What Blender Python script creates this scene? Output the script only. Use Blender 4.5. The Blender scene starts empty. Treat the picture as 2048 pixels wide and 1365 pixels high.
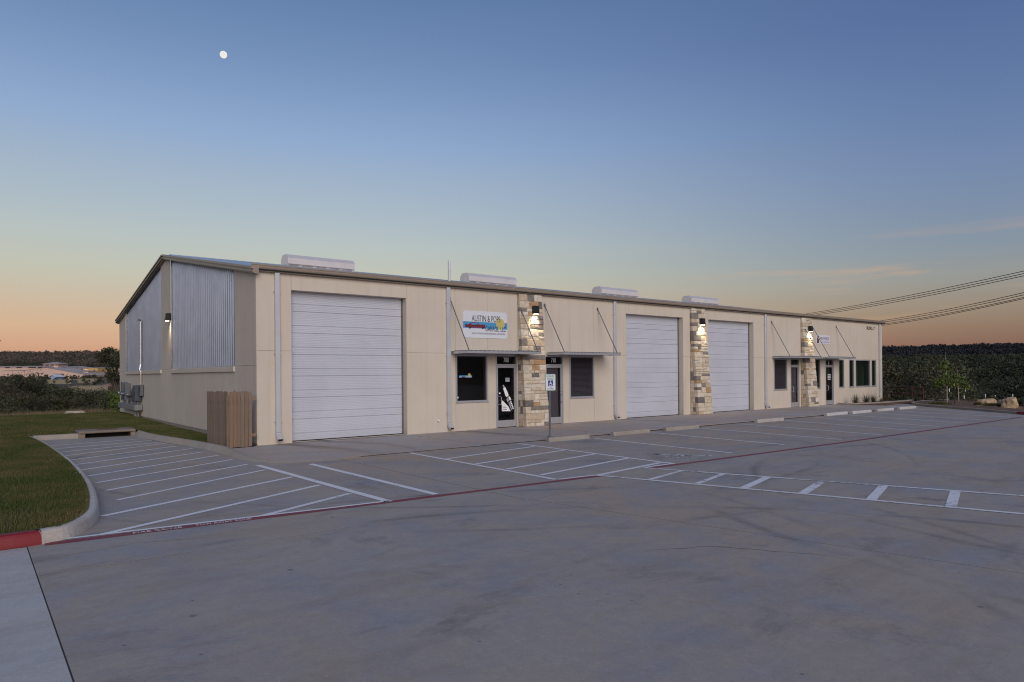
import bpy, bmesh, math, random
import numpy as np
from mathutils import Vector, Matrix

random.seed(7)
rng = np.random.default_rng(11)
scene = bpy.context.scene
col = scene.collection
R = math.radians

# ------------------------------------------------------------------ camera
CAM = Vector((-6.107, -18.828, 1.896))
YAW = R(51.602)
cd = bpy.data.cameras.new("camera")
cam = bpy.data.objects.new("camera", cd)
col.objects.link(cam)
cam.matrix_world = (Matrix.Translation(CAM) @ Matrix.Rotation(YAW - math.pi / 2, 4, 'Z')
                    @ Matrix.Rotation(math.pi / 2, 4, 'X') @ Matrix.Rotation(-0.0085, 4, 'Z'))
cd.sensor_width = 36
cd.lens = 24.11
cd.shift_y = 0.0320
cd.clip_start = 0.1
cd.clip_end = 20000
scene.camera = cam

# ------------------------------------------------------------------ world
SUN_AZ = R(251)       # direction the light comes from, measured from +X towards +Y
SUN_EL = R(24)


def srgb(r, g, b):
    f = lambda c: (c / 12.92 if c <= 0.04045 else ((c + 0.055) / 1.055) ** 2.4)
    return (f(r / 255), f(g / 255), f(b / 255), 1)


world = bpy.data.worlds.new("World")
scene.world = world
world.use_nodes = True
nt = world.node_tree
nt.nodes.clear()


def N(t, typ, **kw):
    n = t.nodes.new(typ)
    for k, v in kw.items():
        if k.startswith('i_'):
            n.inputs[k[2:].replace('_', ' ')].default_value = v
        else:
            setattr(n, k, v)
    return n


def L(t, a, b):
    t.links.new(a, b)


def math_node(t, op, a, b=None, c=None, clamp=False):
    n = t.nodes.new('ShaderNodeMath')
    n.operation = op
    n.use_clamp = clamp
    for i, v in enumerate((a, b, c)):
        if v is None:
            continue
        if isinstance(v, (int, float)):
            n.inputs[i].default_value = v
        else:
            t.links.new(v, n.inputs[i])
    return n.outputs[0]


def ramp(t, fac, stops, interp='LINEAR'):
    n = t.nodes.new('ShaderNodeValToRGB')
    e = n.color_ramp.elements
    n.color_ramp.interpolation = interp
    while len(e) < len(stops):
        e.new(0.5)
    for i, (p, c) in enumerate(stops):
        e[i].position = p
        e[i].color = c if len(c) == 4 else (*c, 1)
    if fac is not None:
        t.links.new(fac, n.inputs[0])
    return n.outputs[0]


tc = N(nt, 'ShaderNodeTexCoord')
sep = N(nt, 'ShaderNodeSeparateXYZ')
L(nt, tc.outputs['Generated'], sep.inputs[0])
elev = math_node(nt, 'MULTIPLY', sep.outputs['Z'], 1.0)
warm = ramp(nt, elev, [(0.0, srgb(190, 140, 120)), (0.039, srgb(204, 160, 137)), (0.063, srgb(205, 170, 146)),
                       (0.098, srgb(194, 176, 160)), (0.138, srgb(184, 185, 174)), (0.178, srgb(175, 184, 186)),
                       (0.215, srgb(164, 178, 191)), (0.27, srgb(150, 169, 195)), (0.31, srgb(136, 162, 201)), (0.36, srgb(121, 148, 191)),
                       (0.41, srgb(104, 133, 178)), (0.50, srgb(79, 110, 160)), (0.75, srgb(66, 92, 138)), (1.0, srgb(58, 82, 126))])
cool = ramp(nt, elev, [(0.0, srgb(116, 86, 84)), (0.03, srgb(125, 95, 91)), (0.052, srgb(132, 109, 101)),
                       (0.081, srgb(141, 128, 121)), (0.116, srgb(137, 140, 144)), (0.15, srgb(122, 137, 157)),
                       (0.195, srgb(112, 131, 163)), (0.25, srgb(102, 124, 167)), (0.33, srgb(85, 112, 160)),
                       (0.41, srgb(72, 98, 151)), (0.50, srgb(68, 94, 144)), (0.75, srgb(62, 88, 134)), (1.0, srgb(58, 82, 126))])
hyp = math_node(nt, 'SQRT', math_node(nt, 'ADD', math_node(nt, 'MULTIPLY', sep.outputs['X'], sep.outputs['X']),
                                      math_node(nt, 'ADD', math_node(nt, 'MULTIPLY', sep.outputs['Y'], sep.outputs['Y']), 1e-5)))
azl = R(104)
cosaz = math_node(nt, 'DIVIDE', math_node(nt, 'ADD', math_node(nt, 'MULTIPLY', sep.outputs['X'], math.cos(azl)),
                                          math_node(nt, 'MULTIPLY', sep.outputs['Y'], math.sin(azl))), hyp)
mr = N(nt, 'ShaderNodeMapRange', interpolation_type='SMOOTHSTEP')
L(nt, cosaz, mr.inputs[0])
mr.inputs[1].default_value = 0.0
mr.inputs[2].default_value = 0.82
mixs = N(nt, 'ShaderNodeMix', data_type='RGBA')
L(nt, mr.outputs[0], mixs.inputs[0])
L(nt, cool, mixs.inputs[6])
L(nt, warm, mixs.inputs[7])
# thin high cloud streaks low over the horizon, all round
mpg = N(nt, 'ShaderNodeMapping')
mpg.inputs['Scale'].default_value = (2.2, 2.2, 26)
mpg.inputs['Rotation'].default_value = (0.05, -0.06, 0)
L(nt, tc.outputs['Generated'], mpg.inputs[0])
nz = N(nt, 'ShaderNodeTexNoise', i_Scale=2.1, i_Detail=5.0, i_Roughness=0.55)
L(nt, mpg.outputs[0], nz.inputs['Vector'])
cl = ramp(nt, nz.outputs[0], [(0.54, (0, 0, 0)), (0.72, (1, 1, 1))])
band = ramp(nt, elev, [(0.045, (0, 0, 0)), (0.08, (1, 1, 1)), (0.125, (1, 1, 1)), (0.19, (0, 0, 0))])
clf = math_node(nt, 'MULTIPLY', math_node(nt, 'MULTIPLY', cl, band),
                math_node(nt, 'MULTIPLY_ADD', mr.outputs[0], -0.45, 0.5))
mixc = N(nt, 'ShaderNodeMix', data_type='RGBA')
L(nt, clf, mixc.inputs[0])
L(nt, mixs.outputs[2], mixc.inputs[6])
mixc.inputs[7].default_value = srgb(206, 160, 128)
bg = N(nt, 'ShaderNodeBackground')
L(nt, mixc.outputs[2], bg.inputs[0])
bg.inputs[1].default_value = 0.93
sky = N(nt, 'ShaderNodeTexSky', sky_type='NISHITA')
sky.sun_disc = False
sky.sun_elevation = R(2.0)
sky.sun_rotation = math.pi / 2 - SUN_AZ
sky.air_density = 1.0
sky.dust_density = 1.5
bg2 = N(nt, 'ShaderNodeBackground')
L(nt, sky.outputs[0], bg2.inputs[0])
bg2.inputs[1].default_value = 0.05
add = N(nt, 'ShaderNodeAddShader')
L(nt, bg.outputs[0], add.inputs[0])
L(nt, bg2.outputs[0], add.inputs[1])
wo = N(nt, 'ShaderNodeOutputWorld')
L(nt, add.outputs[0], wo.inputs[0])

# ------------------------------------------------------------------ sun: the broad twilight glow behind the camera
sd = bpy.data.lights.new("sun", 'SUN')
sd.energy = 1.95
sd.angle = R(44)
sd.color = (1.0, 0.92, 0.85)
sun = bpy.data.objects.new("sun", sd)
col.objects.link(sun)
sv = Vector((math.cos(SUN_AZ) * math.cos(SUN_EL), math.sin(SUN_AZ) * math.cos(SUN_EL), math.sin(SUN_EL)))
sun.rotation_euler = sv.to_track_quat('Z', 'Y').to_euler()

scene.view_settings.view_transform = 'Standard'
scene.view_settings.look = 'None'
scene.view_settings.exposure = 0.0
scene.view_settings.gamma = 1.0
scene.view_settings.use_curve_mapping = False
scene.cycles.filter_width = 1.1
scene.cycles.max_bounces = 6
scene.cycles.transparent_max_bounces = 12
scene.cycles.volume_bounces = 0


# ================================================================== helpers
def tag(o, label=None, cat=None, group=None, kind=None):
    if label:
        o['label'] = label
    if cat:
        o['category'] = cat
    if group:
        o['group'] = group
    if kind:
        o['kind'] = kind
    return o


def empty(name, loc=(0, 0, 0), rz=0.0, parent=None):
    o = bpy.data.objects.new(name, None)
    col.objects.link(o)
    o.location = loc
    o.rotation_euler = (0, 0, rz)
    o.empty_display_size = 0.2
    if parent:
        o.parent = parent
    return o


def link(name, me, parent=None, loc=None, rz=None):
    o = bpy.data.objects.new(name, me)
    col.objects.link(o)
    if parent:
        o.parent = parent
    if loc is not None:
        o.location = loc
    if rz is not None:
        o.rotation_euler = (0, 0, rz)
    return o


class MB:
    def __init__(s):
        s.v = []
        s.f = []

    def add(s, vs, fs):
        n = len(s.v)
        s.v.extend([tuple(p) for p in vs])
        s.f.extend([tuple(i + n for i in f) for f in fs])
        return s

    def box(s, x0, x1, y0, y1, z0, z1):
        return s.add([(x0, y0, z0), (x1, y0, z0), (x1, y1, z0), (x0, y1, z0),
                      (x0, y0, z1), (x1, y0, z1), (x1, y1, z1), (x0, y1, z1)],
                     [(0, 3, 2, 1), (4, 5, 6, 7), (0, 1, 5, 4), (1, 2, 6, 5), (2, 3, 7, 6), (3, 0, 4, 7)])

    def bbox(s, x0, x1, y0, y1, z0, z1, b=0.01):
        """box with chamfered edges"""
        bm = bmesh.new()
        bmesh.ops.create_cube(bm, size=1)
        for v in bm.verts:
            v.co = Vector(((x0 + x1) / 2 + v.co.x * (x1 - x0), (y0 + y1) / 2 + v.co.y * (y1 - y0), (z0 + z1) / 2 + v.co.z * (z1 - z0)))
        bmesh.ops.bevel(bm, geom=bm.edges[:], offset=b, segments=1, affect='EDGES', profile=0.5)
        bm.verts.index_update()
        s.add([v.co[:] for v in bm.verts], [tuple(v.index for v in f.verts) for f in bm.faces])
        bm.free()
        return s

    def hexa(s, p):
        """8 corner points, bottom 4 ccw then top 4"""
        return s.add(p, [(0, 3, 2, 1), (4, 5, 6, 7), (0, 1, 5, 4), (1, 2, 6, 5), (2, 3, 7, 6), (3, 0, 4, 7)])

    def prism(s, poly, z0, z1, axis='z'):
        n = len(poly)
        def P(a, b, c):
            return {'z': (a, b, c), 'y': (a, c, b), 'x': (c, a, b)}[axis]
        vs = [P(a, b, z0) for a, b in poly] + [P(a, b, z1) for a, b in poly]
        fs = [tuple(range(n))[::-1], tuple(range(n, 2 * n))] + [(i, (i + 1) % n, n + (i + 1) % n, n + i) for i in range(n)]
        return s.add(vs, fs)

    def tube(s, pts, r, n=8, caps=True):
        pts = [Vector(p) for p in pts]
        rs = r if isinstance(r, (list, tuple)) else [r] * len(pts)
        vs, fs = [], []
        up = None
        for i, p in enumerate(pts):
            d = (pts[min(i + 1, len(pts) - 1)] - pts[max(i - 1, 0)]).normalized()
            if up is None:
                up = Vector((0, 0, 1)) if abs(d.z) < 0.9 else Vector((1, 0, 0))
            a = d.cross(up).normalized()
            b = a.cross(d).normalized()
            up = b
            for k in range(n):
                t = 2 * math.pi * k / n
                vs.append(p + (a * math.cos(t) + b * math.sin(t)) * rs[i])
        for i in range(len(pts) - 1):
            for k in range(n):
                fs.append((i * n + k, i * n + (k + 1) % n, (i + 1) * n + (k + 1) % n, (i + 1) * n + k))
        if caps:
            fs.append(tuple(range(n))[::-1])
            fs.append(tuple(range((len(pts) - 1) * n, len(pts) * n)))
        return s.add(vs, fs)

    def cyl(s, c, r, h, n=16, axis='z', r2=None):
        c = Vector(c)
        d = {'x': Vector((1, 0, 0)), 'y': Vector((0, 1, 0)), 'z': Vector((0, 0, 1))}[axis]
        return s.tube([c, c + d * h], [r, r if r2 is None else r2], n)

    def sweep(s, prof, path, closed_prof=True):
        """profile [(lateral offset, z)] carried along a horizontal path [(x, y)]; offset is to the left of travel"""
        n = len(prof)
        P = [Vector((a, b)) for a, b in path]
        vs, fs = [], []
        for i, p in enumerate(P):
            d0 = (P[i] - P[i - 1]).normalized() if i else None
            d1 = (P[i + 1] - P[i]).normalized() if i < len(P) - 1 else None
            d0 = d0 or d1
            d1 = d1 or d0
            t = (d0 + d1).normalized()
            k = 1 / max(0.35, t.dot(d1))
            nl = Vector((-t.y, t.x)) * k
            for o, z in prof:
                q = p + nl * o
                vs.append((q.x, q.y, z))
        for i in range(len(P) - 1):
            for k in range(n if closed_prof else n - 1):
                fs.append((i * n + k, i * n + (k + 1) % n, (i + 1) * n + (k + 1) % n, (i + 1) * n + k))
        if closed_prof:
            fs.append(tuple(range(n)))
            fs.append(tuple(range((len(P) - 1) * n, len(P) * n))[::-1])
        return s.add(vs, fs)

    def mesh(s, name, mat=None, smooth=False):
        me = bpy.data.meshes.new(name)
        me.from_pydata(s.v, [], s.f)
        bm = bmesh.new()
        bm.from_mesh(me)
        bmesh.ops.recalc_face_normals(bm, faces=bm.faces[:])
        bm.to_mesh(me)
        bm.free()
        if mat:
            me.materials.append(mat)
        if smooth:
            me.polygons.foreach_set('use_smooth', [True] * len(me.polygons))
        return me

    def build(s, name, mat, parent=None, loc=None, rz=None, smooth=False):
        return link(name, s.mesh(name, mat, smooth), parent, loc, rz)


def np_mesh(name, verts, quads, mat):
    """fast mesh from numpy arrays: verts (n,3), faces (m,k)"""
    me = bpy.data.meshes.new(name)
    k = quads.shape[1]
    me.vertices.add(len(verts))
    me.vertices.foreach_set('co', verts.astype(np.float32).ravel())
    me.loops.add(quads.size)
    me.loops.foreach_set('vertex_index', quads.astype(np.int32).ravel())
    me.polygons.add(len(quads))
    me.polygons.foreach_set('loop_start', np.arange(0, quads.size, k, dtype=np.int32))
    me.update(calc_edges=True)
    me.materials.append(mat)
    return me


# ------------------------------------------------------------------ materials
MATS = {}


def newmat(name):
    m = bpy.data.materials.new(name)
    m.use_nodes = True
    t = m.node_tree
    b = t.nodes['Principled BSDF']
    MATS[name] = m
    return m, t, b


def noise(t, scale, detail=4.0, rough=0.55, vec=None, dist=0.0):
    n = N(t, 'ShaderNodeTexNoise', i_Scale=scale, i_Detail=detail, i_Roughness=rough, i_Distortion=dist)
    if vec is not None:
        L(t, vec, n.inputs['Vector'])
    return n.outputs[0]


def objco(t, scale=None, kind='Object', rot=None):
    c = N(t, 'ShaderNodeTexCoord').outputs[kind]
    if scale or rot:
        m = N(t, 'ShaderNodeMapping')
        if scale:
            m.inputs['Scale'].default_value = scale
        if rot:
            m.inputs['Rotation'].default_value = rot
        L(t, c, m.inputs[0])
        c = m.outputs[0]
    return c


def pos(t, scale=None, rot=None):
    c = N(t, 'ShaderNodeNewGeometry').outputs['Position']
    if scale or rot:
        m = N(t, 'ShaderNodeMapping')
        if scale:
            m.inputs['Scale'].default_value = scale
        if rot:
            m.inputs['Rotation'].default_value = rot
        L(t, c, m.inputs[0])
        c = m.outputs[0]
    return c


def mixrgb(t, fac, a, b, mode='MIX'):
    n = N(t, 'ShaderNodeMix', data_type='RGBA', blend_type=mode)
    for i, v in ((0, fac), (6, a), (7, b)):
        if isinstance(v, (int, float)):
            n.inputs[i].default_value = v
        elif isinstance(v, tuple):
            n.inputs[i].default_value = v if len(v) == 4 else (*v, 1)
        else:
            L(t, v, n.inputs[i])
    return n.outputs[2]


def bump(t, b, h, strength=0.3, dist=0.01):
    n = N(t, 'ShaderNodeBump')
    n.inputs['Strength'].default_value = strength
    n.inputs['Distance'].default_value = dist
    L(t, h, n.inputs['Height'])
    L(t, n.outputs[0], b.inputs['Normal'])


def simple(name, c, rough=0.6, metal=0.0, var=0.12, scale=3.0, bs=0.0, bscale=60.0, world=True, spec=0.5, c2=None):
    m, t, b = newmat(name)
    v = pos(t) if world else objco(t)
    f = ramp(t, noise(t, scale, 5, 0.6, v), [(0.3, (0, 0, 0)), (0.7, (1, 1, 1))])
    lo = tuple(x * (1 - var) for x in c)
    hi = tuple(min(1, x * (1 + var)) for x in c) if c2 is None else c2
    L(t, mixrgb(t, f, lo, hi), b.inputs['Base Color'])
    b.inputs['Roughness'].default_value = rough
    b.inputs['Metallic'].default_value = metal
    b.inputs['Specular IOR Level'].default_value = spec
    if bs:
        bump(t, b, noise(t, bscale, 3, 0.6, v), bs, 0.01)
    return m


def stucco_mat():
    m, t, b = newmat('stucco')
    v = pos(t)
    c = mixrgb(t, ramp(t, noise(t, 0.6, 4, 0.6, v), [(0.3, (0, 0, 0)), (0.7, (1, 1, 1))]), (0.56, 0.495, 0.415), (0.615, 0.55, 0.465))
    # faint vertical run-off streaks and dirt flecks
    st = noise(t, 1.0, 4, 0.6, pos(t, (5, 5, 0.22)))
    c = mixrgb(t, ramp(t, st, [(0.50, (0, 0, 0)), (0.76, (0.28, 0.28, 0.28))]), c, (0.42, 0.36, 0.295))
    fl = noise(t, 9, 3, 0.7, v)
    c = mixrgb(t, ramp(t, fl, [(0.70, (0, 0, 0)), (0.78, (0.3, 0.3, 0.3))]), c, (0.33, 0.28, 0.22))
    L(t, c, b.inputs['Base Color'])
    b.inputs['Roughness'].default_value = 0.85
    b.inputs['Specular IOR Level'].default_value = 0.25
    bump(t, b, noise(t, 110, 3, 0.7, v), 0.35, 0.006)
    return m


def concrete_mat(name, base, tan, blue, lightness=1.0, arcs=False, stains=0.5, fine=0.25, runoff=False):
    m, t, b = newmat(name)
    v = pos(t)
    big = noise(t, 0.16, 6, 0.62, v, 0.6)
    mid = noise(t, 0.75, 9, 0.72, v, 0.25)
    streak = noise(t, 1.0, 7, 0.72, pos(t, (0.45, 1.7, 1), (0, 0, R(8))), 0.1)
    sm = noise(t, 7.0, 5, 0.7, v)
    gr = noise(t, 60.0, 3, 0.7, v)
    k = lambda c: tuple(x * lightness for x in c)
    c = mixrgb(t, ramp(t, big, [(0.36, (0, 0, 0)), (0.62, (1, 1, 1))]), k(base), k(tan))
    c = mixrgb(t, ramp(t, mid, [(0.44, (0, 0, 0)), (0.64, (1, 1, 1))]), c, k(blue))
    c = mixrgb(t, ramp(t, streak, [(0.48, (0, 0, 0)), (0.72, (0.55, 0.55, 0.55))]), c, k(tuple(x * 0.70 for x in tan)))
    # dark blotches, tyre-black and drips
    bl = noise(t, 0.6, 8, 0.74, pos(t, (0.9, 1.2, 1)), 0.4)
    c = mixrgb(t, ramp(t, bl, [(0.56, (0, 0, 0)), (0.74, (stains, stains, stains))]), c, k((0.10, 0.096, 0.10)))
    dr = N(t, 'ShaderNodeTexVoronoi', i_Scale=0.85, i_Randomness=1.0)
    L(t, v, dr.inputs['Vector'])
    c = mixrgb(t, ramp(t, dr.outputs['Distance'], [(0.010, (0.75, 0.75, 0.75)), (0.032, (0, 0, 0))]), c, k((0.06, 0.058, 0.058)))
    d2 = N(t, 'ShaderNodeTexVoronoi', i_Scale=2.6, i_Randomness=1.0)
    L(t, v, d2.inputs['Vector'])
    c = mixrgb(t, ramp(t, d2.outputs['Distance'], [(0.025, (0.7, 0.7, 0.7)), (0.045, (0, 0, 0))]), c, k((0.07, 0.066, 0.064)))
    g2 = noise(t, 22.0, 4, 0.75, v)
    c = mixrgb(t, ramp(t, g2, [(0.56, (0, 0, 0)), (0.72, (0.4, 0.4, 0.4))]), c, k(tuple(min(1, x * 1.45) for x in base)))
    c = mixrgb(t, ramp(t, g2, [(0.26, (0.45, 0.45, 0.45)), (0.42, (0, 0, 0))]), c, k(tuple(x * 0.5 for x in base)))
    c = mixrgb(t, ramp(t, sm, [(0.3, (0.22, 0.22, 0.22)), (0.55, (0, 0, 0))]), c, k(tuple(x * 0.55 for x in base)))
    c = mixrgb(t, ramp(t, sm, [(0.60, (0, 0, 0)), (0.78, (0.25, 0.25, 0.25))]), c, k(tuple(min(1, x * 1.5) for x in base)))
    c = mixrgb(t, ramp(t, gr, [(0.3, (fine, fine, fine)), (0.6, (0, 0, 0))]), c, k(tuple(x * 0.5 for x in base)))
    if arcs:
        sepn = N(t, 'ShaderNodeSeparateXYZ')
        L(t, v, sepn.inputs[0])
        tot = None
        for cx, cy, r, w, s in ((-3.5, -18.2, 7.6, 0.12, .55), (-3.5, -18.2, 9.15, 0.12, .5), (9.5, -17.5, 7.2, 0.13, .5),
                                (9.3, -17.8, 8.7, 0.13, .42), (-9, -8.5, 12.5, 0.11, .35), (-9, -8.5, 14.0, 0.11, .35),
                                (4.5, -3.0, 9.2, 0.10, .4), (4.7, -3.3, 10.6, 0.10, .38)):
            dx = math_node(t, 'SUBTRACT', sepn.outputs[0], cx)
            dy = math_node(t, 'SUBTRACT', sepn.outputs[1], cy)
            d = math_node(t, 'SQRT', math_node(t, 'ADD', math_node(t, 'MULTIPLY', dx, dx), math_node(t, 'MULTIPLY', dy, dy)))
            e = math_node(t, 'ABSOLUTE', math_node(t, 'SUBTRACT', d, r))
            g = math_node(t, 'SUBTRACT', 1.0, math_node(t, 'DIVIDE', e, w), clamp=True)
            g = math_node(t, 'MULTIPLY', g, min(0.85, s * 1.15))
            tot = g if tot is None else math_node(t, 'MAXIMUM', tot, g)
        br = ramp(t, noise(t, 0.55, 6, 0.65, v), [(0.44, (0, 0, 0)), (0.62, (1, 1, 1))])
        tot = math_node(t, 'MULTIPLY', tot, br)
        c = mixrgb(t, tot, c, k((0.09, 0.088, 0.09)))
    if runoff:      # rusty-brown stains washed out from the downspouts across the walk
        sepn = N(t, 'ShaderNodeSeparateXYZ')
        L(t, v, sepn.inputs[0])
        tot = None
        for x0, y1, w in ((0.75, -3.6, 0.42), (6.45, -3.4, 0.34), (14.3, -3.6, 0.30), (25.1, -3.6, 0.26), (1.9, -2.0, 0.3)):
            wob = math_node(t, 'MULTIPLY', math_node(t, 'SUBTRACT', noise(t, 0.7, 4, 0.6, v), 0.5), 0.9)
            fy = math_node(t, 'DIVIDE', sepn.outputs[1], y1, clamp=True)
            cx = math_node(t, 'ADD', math_node(t, 'MULTIPLY', fy, 0.9), x0)
            e = math_node(t, 'ABSOLUTE', math_node(t, 'ADD', math_node(t, 'SUBTRACT', sepn.outputs[0], cx), wob))
            g = math_node(t, 'SUBTRACT', 1.0, math_node(t, 'DIVIDE', e, w), clamp=True)
            g = math_node(t, 'MULTIPLY', g, math_node(t, 'SUBTRACT', 1.0, math_node(t, 'MULTIPLY', fy, 0.75)))
            tot = g if tot is None else math_node(t, 'MAXIMUM', tot, g)
        c = mixrgb(t, math_node(t, 'MULTIPLY', tot, 0.75), c, (0.115, 0.075, 0.055))
    L(t, c, b.inputs['Base Color'])
    rr = ramp(t, mid, [(0.35, (0.62, 0.62, 0.62)), (0.7, (0.82, 0.82, 0.82))])
    L(t, rr, b.inputs['Roughness'])
    b.inputs['Specular IOR Level'].default_value = 0.35
    bump(t, b, gr, 0.25, 0.004)
    return m


def paint_mat(name, c, under, wear=0.5, scale=6.0):
    m, t, b = newmat(name)
    v = pos(t)
    w = noise(t, scale, 6, 0.75, v)
    w2 = noise(t, 0.8, 3, 0.5, v)
    f = math_node(t, 'ADD', w, math_node(t, 'MULTIPLY', math_node(t, 'SUBTRACT', w2, 0.5), 0.55))
    lo = 0.80 - 0.36 * wear
    L(t, mixrgb(t, ramp(t, f, [(lo, (0, 0, 0)), (lo + 0.1, (1, 1, 1))]), c, under), b.inputs['Base Color'])
    b.inputs['Roughness'].default_value = 0.6
    return m


def glass_mat(name, tint, rough=0.02):
    m, t, b = newmat(name)
    t.nodes.remove(b)
    out = [n for n in t.nodes if n.type == 'OUTPUT_MATERIAL'][0]
    g = N(t, 'ShaderNodeBsdfGlossy')
    g.inputs['Color'].default_value = (0.9, 0.95, 1, 1)
    g.inputs['Roughness'].default_value = rough
    tr = N(t, 'ShaderNodeBsdfTransparent')
    tr.inputs[0].default_value = (*tint, 1)
    fr = N(t, 'ShaderNodeFresnel')
    fr.inputs[0].default_value = 1.5
    mx = N(t, 'ShaderNodeMixShader')
    bf = N(t, 'ShaderNodeNewGeometry').outputs['Backfacing']     # only the outer face of a pane mirrors
    L(t, math_node(t, 'MULTIPLY', fr.outputs[0], math_node(t, 'SUBTRACT', 1.0, bf)), mx.inputs[0])
    L(t, tr.outputs[0], mx.inputs[1])
    L(t, g.outputs[0], mx.inputs[2])
    L(t, mx.outputs[0], out.inputs[0])
    return m


def leaf_mat(name, c1, c2, c3, scale=0.15, trans=0.15):
    m, t, b = newmat(name)
    ri = N(t, 'ShaderNodeNewGeometry').outputs['Random Per Island']
    n = noise(t, scale, 3, 0.6, pos(t))
    c = mixrgb(t, ri, c1, c2)
    c = mixrgb(t, ramp(t, n, [(0.42, (0, 0, 0)), (0.64, (0.85, 0.85, 0.85))]), c, c3)
    L(t, c, b.inputs['Base Color'])
    b.inputs['Roughness'].default_value = 0.6
    b.inputs['Specular IOR Level'].default_value = 0.25
    return m


def wood_mat(name, c1, c2, seedv):
    m, t, b = newmat(name)
    v = objco(t, (18, 18, 0.9))
    oi = N(t, 'ShaderNodeObjectInfo').outputs['Random']
    g = noise(t, 1.3 + seedv, 5, 0.65, v, 1.2)
    c = mixrgb(t, ramp(t, g, [(0.35, (0, 0, 0)), (0.65, (1, 1, 1))]), c1, c2)
    c = mixrgb(t, math_node(t, 'MULTIPLY', oi, 0.45), c, tuple(x * 0.55 for x in c1))
    kn = N(t, 'ShaderNodeTexVoronoi', i_Scale=2.3, i_Randomness=1.0)
    L(t, objco(t, (3.0, 3.0, 1.0)), kn.inputs['Vector'])
    c = mixrgb(t, ramp(t, kn.outputs['Distance'], [(0.05, (0.8, 0.8, 0.8)), (0.11, (0, 0, 0))]), c, (0.06, 0.03, 0.02))
    dirt = ramp(t, math_node(t, 'ADD', noise(t, 3, 3, 0.6, objco(t)), 0.0), [(0.55, (0, 0, 0)), (0.75, (0.6, 0.6, 0.6))])
    c = mixrgb(t, dirt, c, (0.10, 0.085, 0.075))
    L(t, c, b.inputs['Base Color'])
    b.inputs['Roughness'].default_value = 0.85
    bump(t, b, g, 0.4, 0.004)
    return m


M = MATS
stucco_mat()
simple('joint', (0.16, 0.14, 0.12), 0.9)
simple('white_metal', (0.53, 0.55, 0.62), 0.42, 0.0, 0.05, 0.8)
simple('galvanized', (0.285, 0.325, 0.415), 0.38, 0.75, 0.10, 1.2)
simple('bright_metal', (0.62, 0.64, 0.68), 0.22, 0.95, 0.06, 4)
simple('aluminium', (0.50, 0.51, 0.54), 0.38, 0.55, 0.05, 4)
simple('gutter_paint', (0.285, 0.235, 0.19), 0.42, 0.0, 0.06, 1.0)
simple('spout_metal', (0.58, 0.59, 0.63), 0.38, 0.35, 0.06, 2.0)
simple('vent_metal', (0.70, 0.665, 0.67), 0.28, 0.3, 0.05, 2.0)
simple('roof_metal', (0.56, 0.58, 0.62), 0.35, 0.7, 0.06, 2.0)
simple('black_plastic', (0.012, 0.012, 0.014), 0.4)
simple('dark_interior', (0.012, 0.011, 0.011), 0.9)
simple('blind', (0.12, 0.115, 0.14), 0.6)
simple('grey_shade', (0.16, 0.15, 0.175), 0.8)
simple('reflection_green', (0.12, 0.13, 0.095), 0.9, var=0.3, scale=1.2)  # green of mirrored trees, put into the colour of the panel behind the glass
simple('mortar', (0.36, 0.30, 0.235), 0.95, bs=0.4)
simple('sign_white', (0.66, 0.68, 0.74), 0.5, var=0.03)
simple('sign_blue', (0.06, 0.30, 0.56), 0.5, var=0.03)
simple('sign_sun', (0.55, 0.46, 0.15), 0.5, var=0.03)
simple('sign_red', (0.19, 0.015, 0.03), 0.5, var=0.03)
simple('sign_black', (0.012, 0.012, 0.016), 0.5, var=0.03)
simple('sign_brown', (0.13, 0.055, 0.04), 0.5, var=0.03)
simple('sign_purple', (0.14, 0.09, 0.16), 0.5, var=0.03)
simple('decal_white', (0.84, 0.84, 0.86), 0.5, var=0.02)
simple('decal_silver', (0.36, 0.39, 0.46), 0.35, var=0.2, scale=30)
simple('ada_green', (0.10, 0.24, 0.19), 0.5, var=0.05)
simple('ada_blue', (0.01, 0.03, 0.22), 0.5, var=0.05)
simple('letter_brown', (0.10, 0.075, 0.06), 0.5)
simple('elec_grey', (0.115, 0.125, 0.14), 0.5, 0.1, 0.15, 5)
simple('elec_blue', (0.06, 0.075, 0.105), 0.45, 0.1, 0.15, 5)
simple('trough_grey', (0.20, 0.21, 0.215), 0.5, 0.1, 0.10, 5)
simple('red_pipe', (0.11, 0.018, 0.02), 0.5)
simple('post_dark', (0.02, 0.022, 0.02), 0.7)
simple('post_white', (0.75, 0.75, 0.72), 0.6)
simple('soil', (0.125, 0.068, 0.042), 0.95, 0, 0.4, 1.8, 0.5, 20)
simple('bark', (0.09, 0.07, 0.055), 0.9, 0, 0.4, 8, 0.6, 30)
simple('pale_bark', (0.30, 0.26, 0.21), 0.85, 0, 0.3, 12, 0.3, 40)
simple('limestone', (0.45, 0.33, 0.20), 0.9, 0, 0.35, 4, 0.7, 14)
simple('pale_rock', (0.42, 0.37, 0.32), 0.9, 0, 0.3, 5, 0.6, 18)
simple('school_wall', (0.60, 0.43, 0.36), 0.85, 0, 0.05, 0.1)
simple('school_roof', (0.40, 0.35, 0.34), 0.95, 0, 0.06, 0.1)
simple('school_tan', (0.34, 0.26, 0.19), 0.85, 0, 0.05, 0.1)
simple('school_yellow', (0.50, 0.32, 0.13), 0.85, 0, 0.05, 0.1)
simple('school_window', (0.03, 0.027, 0.032), 0.25, 0, 0.05, 0.1)
simple('shed_blue', (0.27, 0.36, 0.55), 0.6, 0, 0.05, 0.1)
simple('khaki_wall', (0.225, 0.20, 0.145), 0.9, 0, 0.1, 0.3)
simple('dirt_path', (0.36, 0.18, 0.11), 0.95, 0, 0.15, 0.4)
simple('cable', (0.02, 0.02, 0.022), 0.6)
simple('lot_base', (0.035, 0.03, 0.028), 0.95)
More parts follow.
